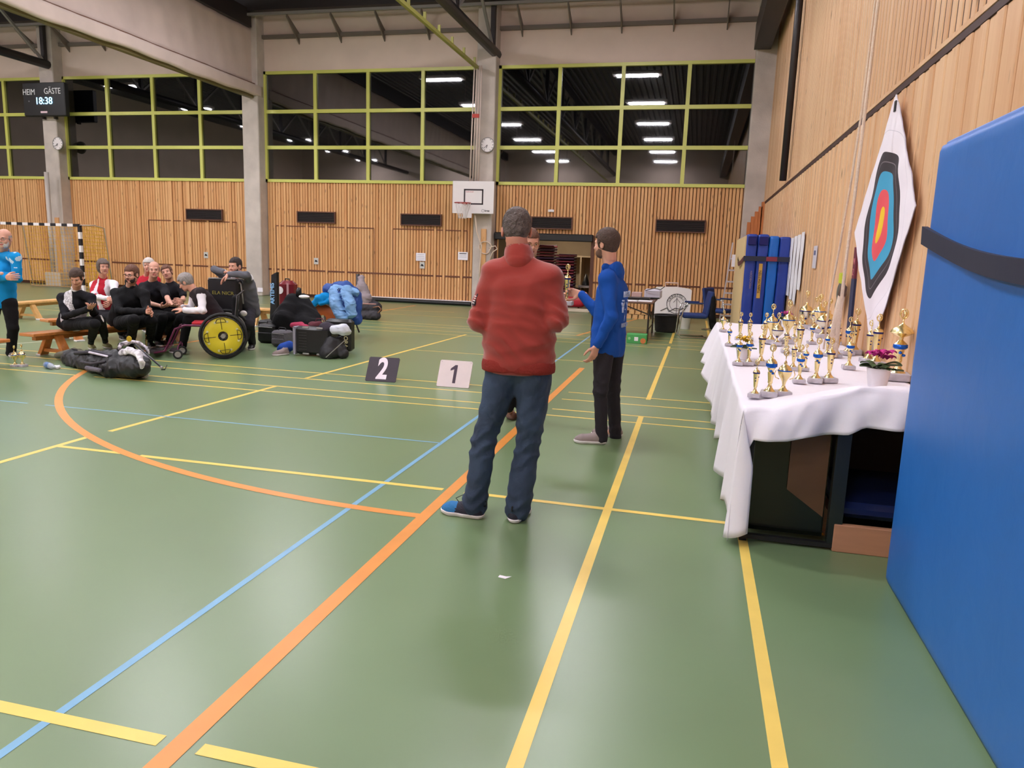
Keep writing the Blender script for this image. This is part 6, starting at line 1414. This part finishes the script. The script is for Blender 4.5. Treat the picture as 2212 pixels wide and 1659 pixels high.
# black hard case with ribs
sc1 = thing('suitcase', 'black ribbed hard-shell case standing on its long side among the bags', 'suitcase', (-5.4, 9.75, 0)); a = fl(628, 768); X0, X1, YS = a[0] + .03, a[0] + .60, 9.75
MB().box((X0, YS - .14, .02), (X1, YS + .14, .42), .04).build('shell', mat('case_shell', (18, 17, 21), .4), sc1, smooth=radians(35))
for k in range(7): MB().box((X0 + .08, YS - .148, .09 + k * .04), (X0 + .20, YS - .138, .10 + k * .04), .003).build('rib', M_steel, sc1)
MB().box((X0 - .005, YS - .03, .02), (X0 + .03, YS - .15, .42), .01).build('edge_strip', mat('strip_lilac', (150, 146, 160), .4), sc1)
for z in (.035, .412):
    for x in (X0 + .14, X0 + .36): MB().box((x, YS - .155, z - .012), (x + .10, YS - .135, z + .012), .004).build('latch', M_grey, sc1)
au = thing('instrument_case', 'flat black case lettered AURORA standing right in the bag pile', 'case', (-4.9, 10.2, 0)); a = at(741, 762, 10.2); b = at(763, 762, 10.2)
MB().box((a[0] - .25, 10.1, .03), (b[0], 10.28, .50), .035).build('case_shell', mat('case_shell', (0, 0, 0)), au, smooth=radians(35))
text('lettering', 'AURORA', .085, (b[0] - .07, 10.093, .26), (0, 0, -1), (1, 0, 0), mat('print_gold', (206, 196, 150), .6), au, bold=.002)
blob('backpack', 'small black backpack leaning before the black cases', 'bag', [(716, 738, 9.62, 13), (712, 762, 9.58, 20)], mat('bag_dark_grey', (22, 20, 25), .6, bump=.5, bscale=9), sds=[[(735, 735, 9.7, 8), (742, 765, 9.65, 12)]], seed=3)
setp(MB().tube([at(745, 735, 9.45), at(704, 772, 9.42)], .006, 5).build('walking_stick', M_grey), 'thin grey rod leaning on the small black backpack', 'rod')
sw = blob('sweatshirt', 'white and dark grey sweatshirt thrown over the black cases', 'clothes', [(692, 708, 9.72, 6), (706, 706, 9.68, 10), (722, 710, 9.68, 9)], fabric('dark_grey_sweat', (58, 52, 62)), flo=False, amp=.02, sc=20); sdobj('white_part', chain(SD(.014), [(722, 712, 9.62, 10), (742, 712, 9.66, 12), (750, 716, 9.72, 9)], .03), fabric('pale_sweat', (204, 206, 220)), sw, disp=folds(.015, 2, 22))
blob('cloth_bag', 'maroon cloth bag with loop handle lying on the black suitcase', 'bag', [(673, 703, 9.85, 8), (690, 701, 9.85, 8)], fabric('maroon_cloth', (96, 50, 58)), flo=False, amp=.01)
MB().tube([at(680, 697, 9.85), at(685, 688, 9.85), at(696, 688, 9.85), at(701, 697, 9.85)], .008, 5).build('bag_loop', fabric('maroon_cloth', (0, 0, 0)), label='loop handle above the maroon cloth bag', cat='strap')
blob('shirt', 'dark pink shirt lying on the left end of the black suitcase', 'clothes', [(632, 703, 9.85, 6), (650, 702, 9.8, 6), (664, 706, 9.75, 4)], fabric('pink_cloth', (164, 56, 84)), flo=False, amp=.012)
blob('drawstring_bag', 'royal blue drawstring bag on the floor left of the suitcase', 'bag', [(612, 752, 9.75, 13), (624, 748, 9.85, 12)], fabric('blue_bag', (40, 76, 160), .4, 8), amp=.012)
sh_ = thing('shoe_pair', 'single grey shoe lying beside the blue drawstring bag', 'shoe', fl(607, 768)); V, Fc = shoe_sd(fl(625, 766), fl(600, 768), .95, 'upper').build(); put('shoe_upper', V, Fc, mat('shoe_taupe', (0, 0, 0)), sh_); V, Fc = shoe_sd(fl(625, 766), fl(600, 768), .95, 'sole').build(); put('sole', V, Fc, mat('sole_white', (0, 0, 0)), sh_)
sh_['label'] = 'grey shoe lying beside the blue drawstring bag'; sh_.name = 'shoe_single'
def boxy(name, lab, px0, px1, pyt, pyb, Y, dep, m, det=True, bev=.03):
    a = at(px0, pyb, Y); b = at(px1, pyt, Y); o = thing(name, lab, 'bag', ((a[0] + b[0]) / 2, Y, 0)); h = (pyb - pyt) / ppm(px0, pyb, Y)
    z0 = .005; z1 = max(z0 + h, b[2])
    MB().box((a[0], Y, z0), (b[0], Y + dep, z1), bev).build('bag_body', m, o, smooth=radians(35))
    if det:
        MB().box((a[0] + .02, Y - .02, z0 + .04), (b[0] - .03, Y, z0 + h * .6), .01).build('front_pocket', m, o); MB().tube([(a[0] + .03, Y - .012, z1 - .04), (b[0] - .03, Y - .012, z1 - .045)], .005, 4).build('zip', M_grey, o)
        MB().tube([((a[0] + b[0]) / 2 - .07, Y + dep / 2, z1 - .01), ((a[0] + b[0]) / 2 - .05, Y + dep / 2, z1 + .04), ((a[0] + b[0]) / 2 + .05, Y + dep / 2, z1 + .04), ((a[0] + b[0]) / 2 + .07, Y + dep / 2, z1 - .01)], .01, 6).build('handle', M_black, o)
    return o
boxy('camera_bag', 'black shoulder bag on the floor right behind the leaning man', 556, 592, 702, 740, 10.6, .3, M_bag)
boxy('camera_bag', 'small grey and black bag with round emblem beside the blue drawstring bag', 585, 617, 716, 745, 10.3, .25, mat('bag_grey_mesh', (92, 88, 94), .7, bump=.4, bscale=40))
boxy('wheeled_bag', 'low black bag under the end of the pale bench by the suitcase', 556, 604, 694, 712, 11.6, .3, M_bag, False)
# large coat-covered backpack
cb = blob('backpack', 'big black backpack covered with a coat in the middle of the bag pile', 'bag', [(632, 655, 11.0, 20), (622, 690, 10.9, 34)], BLK, sds=[[(650, 655, 11.1, 20), (668, 695, 10.95, 26)], [(606, 695, 10.85, 14), (680, 700, 10.8, 14)]], amp=.03, sc=10, seed=6)
MB().tube([at(646, 640, 11.0), at(645, 628, 11.0), at(647, 622, 11.0)], [.05, .045, .03], 8).build('carry_grip', M_black, cb, smooth=True)
setp(sdobj('cap', SD(.012).ell(at(657, 641, 10.8), (.09, .07, .03)), M_white), 'white cap lying on the big black backpack', 'cap')
# upright black bag with blue print, red suitcase
sk = thing('bow_bag', 'tall narrow black bag with blue lettering leaning beside the red suitcase', 'bag', at(588, 680, 12.3)); P = [(584, 672), (597, 672), (597, 588), (586, 594)]
MB().prism([at(x, y, 12.3) for x, y in ((582, 714), (598, 714), (597, 588), (586, 594))], (0, .09, 0)).build('bag_body', M_bag, sk)
text('lettering', 'ARTEMIS', .11, at(588.5, 634, 12.285), (0, 0, 1), (-1, 0, 0), mat('print_ice', (140, 186, 226), .6), sk, bold=.003, sx=.9)
MB().prism([at(x, y, 12.29) for x, y in ((585, 650), (592, 649), (588, 657))], (0, .01, 0)).build('arrow_print', mat('print_cyan', (30, 140, 210), .6), sk)
rs_ = thing('suitcase', 'dark red hard-shell suitcase standing upright behind the black backpack', 'suitcase', at(612, 690, 12.6)); a = at(598, 690, 12.6); b = at(630, 607, 12.6)
MB().box((a[0], 12.6, .03), (b[0], 12.88, b[2]), .07).build('shell', mat('shell_red', (110, 22, 34), .3, coat=.5), rs_, smooth=radians(35)); MB().box((b[0] - .10, 12.58, .3), (b[0] - .06, 12.6, b[2] - .05), .006).build('edge_strip', mat('strip_rose', (196, 150, 156), .4), rs_)
MB().tube([(a[0] + .12, 12.72, b[2]), (a[0] + .12, 12.72, b[2] + .03), (b[0] - .12, 12.72, b[2] + .03), (b[0] - .12, 12.72, b[2])], .012, 6).build('handle', M_black, rs_); MB().lathe([(.07, 0), (.07, .008)], 16, (a[0] + .08, 12.595, b[2] - .18), MY).build('sticker', M_white, rs_)
for x in (a[0] + .06, b[0] - .06): MB().lathe([(.03, -.015), (.03, .015)], 10, (x, 12.75, .03), MY).build('wheel', M_black, rs_)
# second wheelchair, orange wheel cover, jackets over it
w2 = thing('wheelchair', 'wheelchair with orange wheel cover buried under blue jackets', 'wheelchair', (-7.0, 12.2, 0)); M_oc = mat('wheel_cover_orange', (190, 92, 36), .5)
c = at(700, 692, 11.9); WW = big_wheel((c[0], 11.9, .316), M_oc, w2); 
link('push_ring', MB().tube([(.27 * cos(a), -.06, .27 * sin(a)) for a in np.linspace(0, 2 * pi, 36, endpoint=False)], .012, 6, closed=True).mesh('push_ring', mat('ring_pale', (220, 200, 204), .3), True), WW)
big_wheel((c[0], 12.5, .316), None, w2)
MB().tube([(c[0], 11.95, .32), (c[0] + .5, 11.95, .45), (c[0] + .62, 12, .1)], .015, 6).build('frame_tube', M_steel, w2); MB().tube([(c[0] + .05, 12.4, .32), (c[0] + .0, 12.4, .9)], .015, 6).build('frame_tube', M_steel, w2)
sdobj('seat_cushion', SD(.02).box((c[0] + .2, 12.2, .46), (.25, .24, .05), rd=.03), BLK, w2); zbox('side_panel', (c[0] - .2, 11.98, .45), (c[0] + .2, 12.0, .62), mat('side_beige', (196, 160, 110), .6), w2)
blob('jacket', 'bright cyan jacket draped over the covered wheelchair', 'jacket', [(672, 660, 11.75, 6), (690, 646, 11.75, 9), (706, 640, 11.8, 10)], CYAN, k=.03, flo=False, amp=.02, seed=8, sds=[[(694, 656, 11.72, 5), (712, 652, 11.75, 6)]])
jn = blob('jacket', 'light blue and navy winter jacket draped over the wheelchair handles', 'jacket', [(712, 628, 11.9, 14), (745, 622, 11.85, 15), (765, 632, 11.9, 12)], mat('jacket_navy', (22, 66, 140), .6, bump=.35, bscale=7), k=.05, flo=False, amp=.03, sc=11, seed=12, sds=[[(765, 640, 11.8, 14), (768, 690, 11.7, 14)], [(740, 640, 11.7, 20), (752, 685, 11.65, 14)]])
sdobj('light_panel', chain(chain(chain(SD(.015), [(722, 630, 11.62, 12), (728, 660, 11.5, 13), (740, 690, 11.45, 11)], .04), [(748, 628, 11.62, 13), (756, 660, 11.5, 12), (760, 678, 11.5, 11)], .04), [(728, 626, 11.66, 10), (768, 632, 11.7, 9)], .03), mat('jacket_light', (116, 160, 208), .6, bump=.35, bscale=7), jn, disp=folds(.025, 5, 16))
sdobj('collar_lining', chain(SD(.012), [(722, 616, 11.85, 4), (738, 613, 11.85, 4), (752, 618, 11.85, 4)], .02), M_black, jn); MB().tube([at(729, 626, 11.4), at(732, 623, 11.4), at(735, 626, 11.4), at(732, 629, 11.4)], .008, 5, closed=True).build('badge', M_ink, jn)
# grey cloth, post, far bag
gc = blob('jacket', 'grey fleece hung over a dark post near the far wall', 'jacket', [(781, 600, 15.6, 7), (782, 625, 15.5, 14), (790, 648, 15.4, 14)], fabric('grey_fleece', (140, 128, 132), .4, 9), flo=False, amp=.03, sc=10, seed=2)
pp = at(771, 592, 15.7); setp(MB().tube([(pp[0], 15.75, 0), (pp[0], 15.75, pp[2])], .045, 10).build('post', M_steel, smooth=True), 'dark upright post behind the grey fleece', 'post')
fb = blob('bag', 'black and grey sports bag standing farthest back by the grey fleece', 'bag', [(790, 665, 15.4, 13), (812, 664, 15.4, 13)], mat('bag_charcoal', (40, 36, 42), .7, bump=.3, bscale=8), sds=[[(788, 682, 15.3, 11), (812, 682, 15.3, 10)], [(786, 650, 15.5, 10), (806, 654, 15.5, 7)]], amp=.02)
MB().tube([at(806, 664, 15.1), at(818, 662, 15.0), at(824, 668, 15.0), at(816, 676, 15.1)], .012, 6).build('strap', mat('strap_tan', (150, 100, 70), .6), fb, smooth=True); MB().tube([at(784, 656, 15.1), at(812, 657, 15.1)], .012, 5).build('trim_strip', mat('trim_rose', (170, 120, 110), .6), fb)
